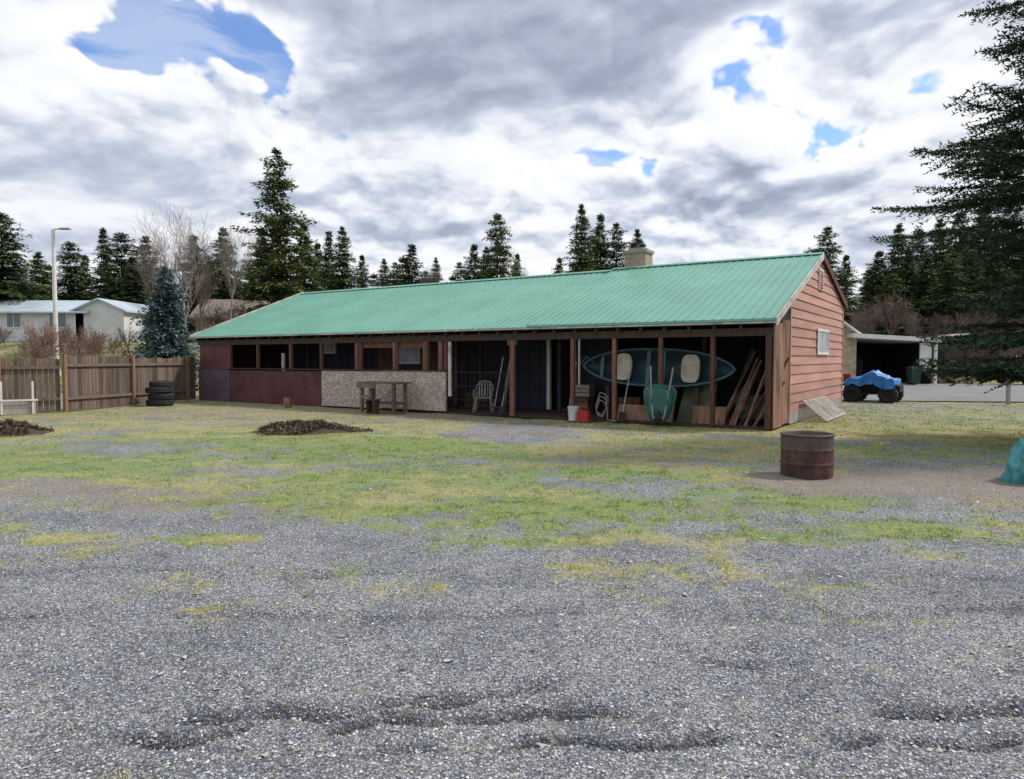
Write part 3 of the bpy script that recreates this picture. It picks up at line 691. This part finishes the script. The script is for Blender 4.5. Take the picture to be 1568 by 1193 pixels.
def tarp(name,cx,cy,rx,ry,h_,col,z0=0,seed=2,flat=.6):
    g=60; th=np.linspace(0,2*np.pi,g+1)[:-1]; rows=26; V=[]
    for j in range(rows):
        u=j/(rows-1)
        for a in th:
            f=fbm(np.array([a*2.2+seed*5]),np.array([u*3+seed]),4)[0]-.5; g2=fbm(np.array([math.cos(a)*5+9+seed]),np.array([math.sin(a)*5+u*6]),3)[0]-.5
            r_=math.sin(min(1,u*1.02)*math.pi/2)**.55*(1+.45*f+.35*g2)+.0
            z=h_*(1-u**(1/flat)*1.0)*(1+.35*g2); V.append((cx+r_*rx*math.cos(a),cy+r_*ry*math.sin(a),z0+z))
    I=np.arange(rows*g).reshape(rows,g); J=np.roll(I,-1,1)
    F=np.stack([I[:-1],J[:-1],J[1:],I[1:]],-1).reshape(-1,4)[:, ::-1]
    m=M(name+'_cloth',col,.4,0,.25,6,bump=.3,spec=.5,fine=9,bd=.04)
    return npmesh(name,V,F,None,m,True)
link('tarp_bundle',tarp('tarp_bundle',6.95,9.35,.42,.40,.62,(.04,.25,.27),-.05,3,.9))
# ------------------------------------------------------------ ATV with blue cover
ax,ay=13.5,26.7
b=MB()
for sx in(-.60,.62):
    for sy in(-.44,.44):
        Wm=Matrix.Translation((sx,sy,.32))@Matrix.Rotation(math.pi/2,4,'X')
        b.lathe([(.0,-.06),(.13,-.07),(.15,-.12),(.27,-.14),(.32,-.08),(.32,.08),(.27,.14),(.15,.12),(.13,.07),(.0,.06)],22,0,Wm)
        for i in range(14):
            a=i/14*6.283; b.box(-.03,.03,-.12,.12,.31,.335,0,X=Matrix.Translation((sx,sy,.32))@Matrix.Rotation(a,4,'Y'))
        b.tube((sx,sy,.34),(sx*.8,0,.42),.035,.035,6,2)
b.box(-.55,.6,-.18,.18,.36,.66,2); b.box(-.95,-.32,-.5,.5,.62,.68,2); b.box(.32,.95,-.5,.5,.62,.68,2); b.box(-.4,.4,-.4,-.2,.3,.36,2); b.box(-.4,.4,.2,.4,.3,.36,2)
b.box(-.45,.15,-.17,.17,.68,.84,0); b.box(.3,.8,-.2,.2,.7,.86,1)
b.path([(.25,0,.8),(.15,0,1.08)],.03,6,2); b.path([(.08,-.40,1.16),(.15,-.15,1.08),(.15,.15,1.08),(.08,.40,1.16)],.018,6,0)
b.path([(-1.0,-.35,.80),(-.45,-.35,.80),(-.45,.35,.80),(-1.0,.35,.80),(-1.0,-.35,.80)],.015,6,0); b.box(.9,.98,-.3,.3,.4,.62,0)
b.box(-1.0,-.75,-.15,.2,.8,1.05,1)
ATV=Matrix.Translation((ax,ay,-.02))@Matrix.Rotation(-.7,4,'Z')
atv=bpy.data.objects.new('quad_bike',None); scene.collection.objects.link(atv); atv.matrix_world=ATV
o=b.obj('chassis_and_wheels',[m_blackr,redm,M('black_plastic',(.02,.02,.022),.45)],atv,bevel=.012)
g=60; gx,gy=np.meshgrid(np.linspace(-1,1,g),np.linspace(-1,1,g))
top=.92+.24*np.clip(1-np.abs(gx-.12)/.5,0,1)-.05*gx**2
side=np.clip(np.abs(gy)-.6,0,1)/.4; ends=np.clip(np.abs(gx)-.86,0,1)/.14
low=.62+.22*(fbm(gx*2.1+3,gy*1.5+1,2)-.5)-.10*(gx>.2)*(gy<0)
k_=np.maximum(side,ends)
hh=top*(1-k_)+low*k_+(fbm(gx*3.5+3,gy*3+8,3)-.5)*.18+(fbm(gx*9+3,gy*7+8,3)-.5)*.08
yy=np.sign(gy)*np.minimum(np.abs(gy),.6+.2*(np.abs(gy)-.6).clip(0))*.85+(fbm(gx*7,gy*2+5,3)-.5)*.10*side
xx_=np.sign(gx)*np.minimum(np.abs(gx),.84+.05*np.abs(gx))*.95
V=np.stack([xx_,yy,hh],-1).reshape(-1,3); I=np.arange(g*g).reshape(g,g)
F=np.stack([I[:-1,:-1],I[:-1,1:],I[1:,1:],I[1:,:-1]],-1).reshape(-1,4)
o=link('blue_cover',npmesh('blue_cover',V,F,None,M('blue_tarp',(.02,.17,.46),.45,0,.2,4,bump=.2,spec=.5),False)); o.parent=atv
# ------------------------------------------------------------ tyres
b=MB()
for i,(tx,ty,tz,r_) in enumerate([(-12.15,24.6,0,.44),(-12.1,24.6,.21,.42),(-12.17,24.58,.42,.43),(-12.1,24.6,.63,.38)]):
    b.lathe([(r_*.62,.0),(r_*.92,.0),(r_,.04),(r_,.16),(r_*.92,.2),(r_*.62,.2),(r_*.58,.1),(r_*.62,.0)],28,0,Matrix.Translation((tx,ty,tz))@Matrix.Rotation(.03*(i%2*2-1),4,'X'))
b.obj('tire_stack',[m_blackr],smooth=False)
# ------------------------------------------------------------ wooden fence
m_pw=M('post_wood',(.25,.15,.09),.85,0,.3,3,(6,6,.6),.3)
def fence(name,p0,p1,h_):
    p0=Vector(p0+(0,));p1=Vector(p1+(0,));d=p1-p0;L=d.length;d.normalize()
    Mx=Matrix.Translation(p0)@Matrix.Rotation(math.atan2(d.y,d.x),4,'Z')
    b=MB(); x_=0
    while x_<L-.05:
        w_=.135; z=G(*(p0+d*x_).xy); hh=h_+random.uniform(-.035,.025)+.03*math.sin(x_*1.1); q=random.uniform(-.006,.006)
        b.add([(x_,q,.03+z),(x_+w_,q,.03+z),(x_+w_,q,hh-.03+z),(x_+w_-.03,q,hh+z),(x_+.03,q,hh+z),(x_,q,hh-.03+z)]+
              [(x_,q+.018,.03+z),(x_+w_,q+.018,.03+z),(x_+w_,q+.018,hh-.03+z),(x_+w_-.03,q+.018,hh+z),(x_+.03,q+.018,hh+z),(x_,q+.018,hh-.03+z)],
              [(0,1,2,3,4,5),(11,10,9,8,7,6)]+[(i,i+6,(i+1)%6+6,(i+1)%6) for i in range(6)])
        x_+=w_+random.uniform(.006,.016)
    for z in(.35,h_-.3): b.box(0,L,-.065,-.025,z,z+.09,0,.7)
    x_=0
    while x_<=L+.1: b.box(x_-.05,x_+.05,-.12,-.03,0,h_+.08,1,.6); x_+=2.9
    b.obj(name,[m_fence,m_pw],mw=Mx)
fence('wooden_fence',(-13.6,21.6),(-12.35,27.9),1.66)
fence('wooden_fence',(-19.5,17.2),(-13.65,21.55),1.60)
b=MB()
b.box(0,5.2,0,.03,.0,.16,1);b.box(0,5.2,-.002,.032,.17,.36,1)
for x_ in (.2,1.3,2.0,3.4,4.0,4.35,5.1): b.box(x_,x_+.05,-.06,-.01,0,.95,0)
b.box(0,5.25,-.08,-.061,.38,.43,0)
b.obj('garden_bed_frame',[m_white,m_grey],mw=Matrix.Translation((-18.1,17.75,0))@Matrix.Rotation(math.atan2(4.35,5.85),4,'Z'))
lx,ly=-25.5,40; lz=G(lx,ly)
b=MB(); b.tube((0,0,-.1),(0,0,.4),.2,.16,12); b.tube((0,0,.4),(0,0,8.6-lz+.2),.13,.09,12); zt=8.8-lz
b.path([(0,0,zt-.05),(.15,0,zt),(.5,0,zt+.02)],.05,8); b.box(.4,.95,-.12,.12,zt-.03,zt+.06,1)
b.obj('street_lamp',[m_white,m_grey],mw=Matrix.Translation((lx,ly,lz)))
# ------------------------------------------------------------ road and background buildings
b=MB(); rz=.03
pts=[(8,28.5,47),(12,27.2,46),(18,26.2,44.5),(30,25.6,43),(60,25,42),(200,24,41)]; vs=[]
for (x_,ya,yb) in pts: vs+=[(x_,ya,rz),(x_,yb,rz)]
b.add(vs,[(2*i,2*i+2,2*i+3,2*i+1) for i in range(len(pts)-1)],0,.5)
b.obj('road',[m_asph])
def bhouse(name,x_,y_,w_,d_,h_,rh,rot,wall,roof,wins=(),ov=.5,z=None):
    z=G(x_,y_) if z is None else z
    b=MB(); b.box(-w_/2,w_/2,-d_/2,d_/2,-1,h_,0)
    for sx in(-1,1): b.add([(sx*w_/2,-d_/2,h_),(sx*w_/2,d_/2,h_),(sx*w_/2,0,h_+rh)],[(0,1,2)],0)
    k=rh/(d_/2)
    for sy in(-1,1): slab(b,-w_/2-ov,w_/2+ov,sy*(d_/2+ov),h_-ov*k+.05,0,h_+rh+.05,.12,1)
    for (xa,xb,za,zb) in wins:
        b.box(xa-.08,xb+.08,-d_/2-.05,-d_/2,za-.08,zb+.08,2); b.box(xa,xb,-d_/2-.06,-d_/2-.045,za,zb,3); b.box((xa+xb)/2-.03,(xa+xb)/2+.03,-d_/2-.075,-d_/2-.061,za,zb,2)
    return b.obj(name,[wall,roof,m_white,m_glass],mw=Matrix.Translation((x_,y_,z))@Matrix.Rotation(rot,4,'Z'))
m_wall_w=M('white_siding',(.66,.67,.66),.7,0,.08,1); m_roof_lt=M('pale_metal_roof',(.46,.54,.60),.4,.1,.1,1); m_roof_br=M('brown_shingles',(.20,.17,.145),.9,0,.2,3); m_tanw=M('tan_siding',(.42,.34,.22),.8)
bhouse('white_house',-36.5,57,9,7,2.2,1.0,.0,m_wall_w,m_roof_lt,[(-3.6,-2.6,1,2),(-1.2,-.2,1,2),(2,3.2,1,2)])
bhouse('white_house',-30.8,57,7,3.6,2.3,.8,math.pi/2,m_wall_w,m_roof_lt,[(-.6,.6,1,2)],.3)
bhouse('white_house',-42.5,56,7,4,2.4,1.0,math.pi/2-.1,m_wall_w,m_roof_lt,[(-1,0,1,2)])
bhouse('brown_roof_house',-24.3,66,7,8,2.3,1.7,.15,m_tanw,m_roof_br,[(-2,-1,1,2),(1,2,1,2)])
b=MB()
b.box(17,21.2,44,51,0,3.1,0); b.add([(17,44,3.1),(21.2,44,3.1),(19.1,44,4.6)],[(0,1,2)],0); b.add([(17,51,3.1),(21.2,51,3.1),(19.1,51,4.6)],[(0,1,2)],0)
for sx in(-1,1):
    vs=[(19.1,43.6,4.72),(19.1,51.4,4.72),(19.1+sx*2.5,51.4,2.95),(19.1+sx*2.5,43.6,2.95)]; vs+=[(p[0],p[1],p[2]-.14) for p in vs]
    b.add(vs,[(0,1,2,3),(7,6,5,4),(0,3,7,4),(1,5,6,2),(2,6,7,3),(0,4,5,1)],1)
vs=[(20.6,43.2,3.15),(26.0,43.2,2.85),(26.0,50,2.85),(20.6,50,3.15)];vs+=[(p[0],p[1],p[2]-.26) for p in vs]
b.add(vs,[(0,1,2,3),(7,6,5,4),(0,4,5,1),(1,5,6,2),(2,6,7,3),(3,7,4,0)],1)
b.box(21.22,25.9,49.7,49.9,0,2.7,3); b.box(24.9,25.6,43.6,43.7,.9,2.58,1); b.box(25.7,25.85,43.4,43.55,0,2.6,1); b.box(25.75,25.85,44,49.7,.0,2.6,3)
b.box(21.22,22.6,46,49,0,1.6,3)
b.box(16.6,26.5,42.9,51.6,-.2,.045,2)
b.obj('carport_garage',[m_tanw,m_white,m_conc,m_black])
b=MB(); b.box(0,3.4,0,3,-.5,2.6,0)
vs=[(-.3,-.3,2.6),(3.7,-.3,3.3),(3.7,3.3,3.3),(-.3,3.3,2.6)];vs+=[(p[0],p[1],p[2]+.1) for p in vs]; b.add(vs,[(3,2,1,0),(4,5,6,7),(0,1,5,4),(1,2,6,5),(2,3,7,6),(3,0,4,7)],1)
b.box(.8,1.9,-.03,0,0,2.0,2); b.obj('garden_shed',[m_wood_dk,m_grey,m_black],mw=Matrix.Translation((32,56,.2)))
b=MB(); vs=[(-.25,-.25,.08),(.25,-.25,.08),(.25,.25,.08),(-.25,.25,.08),(-.32,-.34,1.0),(.32,-.34,1.0),(.32,.34,1.0),(-.32,.34,1.0)]
b.add(vs,[(0,3,2,1),(0,1,5,4),(1,2,6,5),(2,3,7,6),(3,0,4,7)]); b.box(-.34,.34,-.38,.36,1.0,1.07); b.tube((-.27,.27,.1),(.27,.27,.1),.1,.1,12)
b.obj('trash_bin',[M('dark_green_plastic',(.02,.05,.04),.5)],mw=Matrix.Translation((24.2,43,.04)),bevel=.02)
b=MB()
for i in range(60):
    x_=26.8+random.random()*3.2; z=.12+random.random()*.7*(1-abs(x_-28.3)/2.2); b.tube((x_,46+random.random(),z),(x_+random.uniform(-.5,.5),47+random.random(),z+random.uniform(-.1,.2)),.1+random.random()*.06,None,8,0 if i%4 else 1,random.random())
b.obj('log_pile',[M('firewood',(.22,.14,.09),.9,pervar=.5),m_grey])
b=MB(); b.lathe([(0,-.9),(.2,-.86),(.33,-.7),(.36,-.5),(.36,.5),(.33,.7),(.2,.86),(0,.9)],20,0,Matrix.Translation((0,0,.65))@Matrix.Rotation(math.pi/2,4,'Y'))
b.box(-.6,-.5,-.25,.25,0,.4,0); b.box(.5,.6,-.25,.25,0,.4,0); b.tube((0,0,1),(0,0,1.12),.1,.1,10)
b.obj('propane_tank',[M('sage_tank',(.30,.34,.28),.5)],mw=Matrix.Translation((30.3,48,.05)))
b=MB()
prof2=[(-2.5,.5),(-2.5,1.05),(-.6,1.08),(-.5,1.1),(-.45,1.72),(.75,1.74),(1.3,1.15),(2.4,1.05),(2.5,.85),(2.5,.5)]
k=len(prof2); vs=[(p[0],-.9,p[1]) for p in prof2]+[(p[0],.9,p[1]) for p in prof2]
b.add(vs,[tuple(range(k)),tuple(range(2*k-1,k-1,-1))]+[(i,i+k,(i+1)%k+k,(i+1)%k) for i in range(k)],0)
b.box(-2.35,-.65,-.78,.78,1.06,1.09,2)
for sy in(-.905,.905): b.add([(-.38,sy,1.15),(1.1,sy,1.15),(.7,sy,1.64),(-.38,sy,1.66)],[(0,1,2,3)],1)
b.box(2.48,2.56,-.85,.85,.5,.65,2); b.box(-2.56,-2.48,-.85,.85,.5,.65,2)
for sx in(-1.6,1.6):
    for sy in(-.8,.8): b.lathe([(0,-.13),(.2,-.13),(.36,-.12),(.38,0),(.36,.12),(.2,.13),(0,.13)],20,3,Matrix.Translation((sx,sy,.38))@Matrix.Rotation(math.pi/2,4,'X'))
b.obj('pickup_truck',[M('old_white_paint',(.6,.6,.57),.5,stain=(.35,.2,.12)),m_glass,m_grey,m_blackr],mw=Matrix.Translation((32.3,44.2,.05))@Matrix.Rotation(.3,4,'Z'))
b=MB()
for i in range(26): b.box(i*1.0-.05,i*1.0+.05,-.05,.05,-.3,1.15,0)
for z in(.3,.7,1.05): b.box(-.5,25.5,-.07,-.05,z,z+.09,0)
b.obj('rail_fence',[m_grey],mw=Matrix.Translation((27,54.5,0)))
b=MB(); b.box(-.05,.05,-.05,.05,-.1,1.3,0); b.beam((-.6,0,1.15),(.9,0,1.22),.08,.03); b.obj('hitching_post',[m_grey],mw=Matrix.Translation((17.4,25.0,.0)))
# ------------------------------------------------------------ vegetation
def conifer_mesh(name,H,R,seed,mat,whorls=46,dens=1.0,skirt=.06,irr=.25,cs=.40,droop=.25,topn=.75,q_=5,gapp=.06):
    r=np.random.default_rng(seed); B=[];D=[];S=[];LL=[];WW=[];VV=[]
    for k in range(whorls):
        f=(k+r.random()*.8)/whorls; z=H*(skirt+(1-skirt)*f)
        Lr=R*(1-f)**topn*(.9+irr*(r.random()-.5)*2)+.18
        nb=int(r.integers(8,12))
        for j in range(nb):
            if r.random()<gapp: continue
            a=r.random()*6.283; Lb=Lr*(.5+.6*r.random()); n=max(3,int(Lb*6.0*dens))
            rr=(np.arange(n)+.5+r.random(n)*.6)/n*Lb; up=(.35-.9*(1-f))*droop
            zc=z+up*rr-.05*rr**1.5+.03*rr*np.sin(rr*3)
            for q in range(q_):
                side=r.normal(0,.22*Lb**.6,n)*(1.1-rr/Lb*.7)
                bx=np.cos(a)*rr-np.sin(a)*side; by=np.sin(a)*rr+np.cos(a)*side; bz=zc+r.normal(0,.12,n)
                ang=a+r.normal(0,.7,n)
                d=np.stack([np.cos(ang),np.sin(ang),-.2+r.normal(0,.45,n)],1); d/=np.linalg.norm(d,axis=1)[:,None]
                s=np.stack([-np.sin(ang),np.cos(ang),r.normal(0,.8,n)],1); s/=np.linalg.norm(s,axis=1)[:,None]
                B.append(np.stack([bx,by,bz],1));D.append(d);S.append(s)
                LL.append(cs*(.6+.7*r.random(n))*(1-.4*f)); WW.append(cs*.27*(.6+.8*r.random(n))*(1-.4*f))
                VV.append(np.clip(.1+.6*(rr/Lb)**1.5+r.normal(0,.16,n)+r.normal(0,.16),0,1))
    n=30; zz_=H*(1-.07*r.random(n)); B.append(np.stack([r.normal(0,.05,n),r.normal(0,.05,n),zz_],1)); D.append(np.stack([r.normal(0,.4,n),r.normal(0,.4,n),np.ones(n)],1)); S.append(np.stack([np.ones(n),np.zeros(n),np.zeros(n)],1)); LL.append(np.full(n,.35));WW.append(np.full(n,.06));VV.append(np.full(n,.5))
    V,F=tris(np.concatenate(B),np.concatenate(D),np.concatenate(S),np.concatenate(LL),np.concatenate(WW))
    var=np.concatenate(VV)
    n=8; a=np.arange(n)/n*6.283; r0=H*.011+.04
    T=np.concatenate([np.stack([np.cos(a)*r0,np.sin(a)*r0,a*0-.8],1),np.array([[0,0,H*.97]])]); TF=np.array([[i,(i+1)%n,n] for i in range(n)])
    me=npmesh(name,np.concatenate([V,T]),np.concatenate([F,TF+len(V)]),np.concatenate([var,np.zeros(n)]),mat)
    me.materials.append(m_wood_dk); mi=np.zeros(len(F)+n,np.int32); mi[len(F):]=1; me.polygons.foreach_set('material_index',mi)
    return me
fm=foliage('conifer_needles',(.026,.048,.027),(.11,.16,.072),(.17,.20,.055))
fmb=foliage('blue_spruce_needles',(.03,.055,.055),(.14,.20,.20))
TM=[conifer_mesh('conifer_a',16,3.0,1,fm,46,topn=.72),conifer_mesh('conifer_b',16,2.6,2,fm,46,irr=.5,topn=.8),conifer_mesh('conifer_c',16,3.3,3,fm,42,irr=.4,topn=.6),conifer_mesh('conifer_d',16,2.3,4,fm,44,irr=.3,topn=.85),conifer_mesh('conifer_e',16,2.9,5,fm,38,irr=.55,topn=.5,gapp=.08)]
def tree(px,py,d,wpx,kind,base=None):
    x_=(px-784)/1093*d; top=1.6+(549-py)/1093*d; g_=G(x_,d) if base is None else base; h_=top-g_
    me=TM[kind]; o=link('conifer_tree',me); s=h_/16; R=[3.0,2.6,3.3,2.3,2.9][kind]; sw=(wpx*1.5/1093*d/2)/R
    o.location=(x_,d,g_); o.scale=(sw,sw,s); o.rotation_euler=(0,0,random.random()*6.28)
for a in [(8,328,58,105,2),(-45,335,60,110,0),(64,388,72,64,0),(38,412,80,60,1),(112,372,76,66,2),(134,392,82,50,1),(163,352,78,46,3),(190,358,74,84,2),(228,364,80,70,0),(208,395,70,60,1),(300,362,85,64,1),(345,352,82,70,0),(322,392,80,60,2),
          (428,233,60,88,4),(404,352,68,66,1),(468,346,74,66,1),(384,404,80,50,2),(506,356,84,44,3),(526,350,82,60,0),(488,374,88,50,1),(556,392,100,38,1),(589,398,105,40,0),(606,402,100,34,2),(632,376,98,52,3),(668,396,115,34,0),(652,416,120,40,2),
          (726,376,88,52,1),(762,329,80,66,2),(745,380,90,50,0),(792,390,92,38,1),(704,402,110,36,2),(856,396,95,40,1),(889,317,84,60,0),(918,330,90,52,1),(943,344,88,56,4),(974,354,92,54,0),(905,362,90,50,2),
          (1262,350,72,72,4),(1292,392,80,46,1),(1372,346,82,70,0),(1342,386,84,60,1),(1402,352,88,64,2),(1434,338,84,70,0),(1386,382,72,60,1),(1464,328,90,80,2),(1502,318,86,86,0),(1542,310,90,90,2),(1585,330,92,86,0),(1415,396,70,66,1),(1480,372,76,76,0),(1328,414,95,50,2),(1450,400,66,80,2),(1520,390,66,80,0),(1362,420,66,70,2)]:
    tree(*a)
me=conifer_mesh('distant',16,2.9,9,fm,24,dens=.5,cs=.75,q_=4)
Vd=np.zeros(len(me.vertices)*3); me.vertices.foreach_get('co',Vd); Vd=Vd.reshape(-1,3); Fd=np.zeros(len(me.polygons)*3,int); me.polygons.foreach_get('vertices',Fd); Fd=Fd.reshape(-1,3)
va_=np.zeros(len(Fd)); me.attributes['var'].data.foreach_get('value',va_)
AV=[];AF=[];AVr=[];o_=0
for i in range(110):
    d=rng.uniform(115,190); px=rng.uniform(-150,1750); x_=(px-784)/1093*d; s=rng.uniform(.5,.9)
    AV.append(Vd*np.array([s*1.5,s*1.5,s])+np.array([x_,d,G(x_,d)-1])); AF.append(Fd+o_); AVr.append(va_); o_+=len(Vd)
link('distant_treeline',npmesh('distant_treeline',np.concatenate(AV),np.concatenate(AF),np.concatenate(AVr),fm))
me=conifer_mesh('blue_spruce',5.9,1.9,21,fmb,40,dens=1.6,skirt=.02,irr=.3,cs=.26,droop=.05,topn=.5,q_=4)
o=link('blue_spruce',me); o.location=(-17.0,35.3,G(-17,35.3)-.1)
def bare(name,H,seed,mat,spread=.55,depth=6,r0=.11,upb=.35,nb=3):
    r=random.Random(seed); VV_=[];FF=[]
    def seg(p,q,ra,rb):
        a=(q-p).normalized(); u=a.orthogonal().normalized(); v=a.cross(u); o=len(VV_)
        for c_,rr in((p,ra),(q,rb)):
            for i in range(3):
                t_=i*2.0944; VV_.append(tuple(c_+u*rr*math.cos(t_)+v*rr*math.sin(t_)))
        for i in range(3): j=(i+1)%3; FF.append((o+i,o+j,o+3+j)); FF.append((o+i,o+3+j,o+3+i))
    def grow(p,d,L,rad,lev):
        n=3; pts=p
        for i in range(n):
            d=(d+Vector((r.gauss(0,.12),r.gauss(0,.12),r.gauss(0,.08)+upb*.12))).normalized(); q=pts+d*(L/n)
            rb=rad*(1-.4*(i+1)/n); seg(pts,q,rad*(1-.4*i/n),rb)
            if lev>0 and (i>0 or lev<depth):
                for k in range(nb if i==n-1 else 1+(lev<4)):
                    nd=(d+Vector((r.gauss(0,spread),r.gauss(0,spread),r.gauss(0,spread*.6)+upb*.4))).normalized()
                    grow(q,nd,L*r.uniform(.5,.78),max(rb*.6,.006),lev-1)
            pts=q
    grow(Vector((0,0,-.3)),Vector((0,0,1)),H*.30,r0,depth)
    V=np.array(VV_); V[:,2]*=H/V[:,2].max()
    return npmesh(name,V,np.array(FF),np.full(len(FF),.5),mat)
bark=M('pale_bark',(.26,.225,.20),.9,0,.3,2,pervar=0); barkd=M('brown_twigs',(.17,.125,.11),.9,0,.3,2); barkr=M('reddish_twigs',(.25,.15,.125),.9,0,.3,2)
B1=bare('birch',11,4,bark,.5,4,.13,.4); B2=bare('fruit_tree',3.4,8,barkr,.75,4,.07,.1); B3=bare('bush',3,12,barkd,.7,3,.05,.4,4); B4=bare('bare_tree_b',9,15,barkd,.55,4,.12,.35)
def put(name,me,px,d,py_top,H0,wmul=1,rot=None):
    x_=(px-784)/1093*d; g_=G(x_,d); h_=1.6+(549-py_top)/1093*d-g_; o=link(name,me); s=h_/H0
    o.location=(x_,d,g_-.05); o.scale=(s*wmul,s*wmul,s); o.rotation_euler=(0,0,random.random()*6.28 if rot is None else rot)
put('bare_birch_tree',B1,290,44,308,11,1.1); put('bare_birch_tree',B1,240,48,345,11,1.0); put('bare_birch_tree',B1,352,52,332,11,.8); put('bare_birch_tree',B4,310,46,400,9)
put('fruit_tree',B2,44,38,480,3.4,1.2); put('fruit_tree',B2,150,36,490,3.4,1.3); put('fruit_tree',B2,105,42,486,3.4,1.2)
for i in range(14): put('bare_bush',B3,-30+i*23+random.uniform(-6,6),random.uniform(40,50),random.uniform(492,514),3,1.5)
for i in range(14): put('bare_bush',B3,300+i*14,random.uniform(50,62),random.uniform(455,485),3,1.4)
for i in range(9): put('bare_tree',B4,1310+i*30+random.uniform(-8,8),random.uniform(58,64),random.uniform(435,480),9,1.2)
for i in range(18): put('bare_bush',B3,1400+i*12,random.uniform(56,62),random.uniform(495,530),3,1.5)
put('bare_tree',B4,668,105,400,9,.8); put('bare_tree',B4,790,95,402,9,.8); put('bare_tree',B4,440,62,425,9); put('bare_tree',B4,600,100,425,9)
# ---- large near fir at the right
def near_fir(name,H,seed,mat,prof):
    r=np.random.default_rng(seed); B=[];D=[];S=[];LL=[];WW=[];VV=[]; bv=MB()
    z=1.3
    while z<H-.4:
        nb=9
        for j in range(nb):
            a=r.random()*6.283; f=z/H; Lb=prof(z)*(.62+.48*r.random()); z_=z+r.normal(0,.07)
            if Lb<.25: continue
            npt=max(5,int(Lb/.12)); rr=np.linspace(.15,Lb,npt)
            up=.12+.3*f+r.normal(0,.05); zc=z_+up*rr*.6-.10*rr**1.6*(1-f*.8)+.05*(rr/Lb)**4*Lb
            wig=.06*np.sin(rr*2+r.random()*6)
            cx=np.cos(a)*rr-np.sin(a)*wig; cy=np.sin(a)*rr+np.cos(a)*wig
            for i0 in range(0,npt-3,3): bv.tube((cx[i0],cy[i0],zc[i0]),(cx[i0+3],cy[i0+3],zc[i0+3]),.028*(1-rr[i0]/Lb)+.006,.028*(1-rr[i0+3]/Lb)+.006,4,0,.5,False)
            for i in range(npt):
                if rr[i]<Lb*.2: continue
                for sg in(-1,1,0):
                    tl=min(.8,(Lb-rr[i])*.5+.2)*(.5+.7*r.random())
                    if sg==0: tl*=.6
                    nn=max(3,int(tl/.05)); u=np.linspace(0,tl,nn)
                    ta=a+sg*(.7+.3*r.random()); tz=-.25*r.random()+(.05 if sg else .3*r.random())
                    px=cx[i]+np.cos(ta)*u; py=cy[i]+np.sin(ta)*u; pz=zc[i]+tz*u-.2*u**2+r.normal(0,.025)
                    for s2 in(-1,1):
                        na=ta+s2*(.6+r.random(nn)*.5)
                        d=np.stack([np.cos(na),np.sin(na),r.normal(.1,.5,nn)],1); d/=np.linalg.norm(d,axis=1)[:,None]
                        s=np.stack([np.cos(ta)+0*u,np.sin(ta)+0*u,r.normal(0,.5,nn)],1)
                        B.append(np.stack([px,py,pz],1));D.append(d);S.append(s);LL.append(.07+.05*r.random(nn));WW.append(np.full(nn,.019))
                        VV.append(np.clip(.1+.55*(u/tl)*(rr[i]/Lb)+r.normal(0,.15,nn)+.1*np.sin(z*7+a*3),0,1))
        z+=.28+.10*r.random()
    V,F=tris(np.concatenate(B),np.concatenate(D),np.concatenate(S),np.concatenate(LL),np.concatenate(WW))
    e=bpy.data.objects.new(name,None); scene.collection.objects.link(e)
    o=link('needles',npmesh('needles',V,F,np.concatenate(VV),mat)); o.parent=e
    bv.tube((0,0,-.2),(0,0,H),.2,.03,12); o=bv.obj('trunk_and_limbs',[m_wood_dk],e); return e
def prof(z): return float(np.interp(z,[1,1.7,2.3,2.95,3.6,4.3,5.2,6.1,6.7,7.1,7.6,8.3,9,10,13],[2.1,2.85,2.6,2.35,2.9,3.25,2.85,2.5,1.5,1.3,1.9,1.85,1.3,1.2,.2]))
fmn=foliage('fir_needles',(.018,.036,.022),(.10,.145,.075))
fir=near_fir('fir_tree',12,33,fmn,prof); fir.location=(10.6,13.5,0)
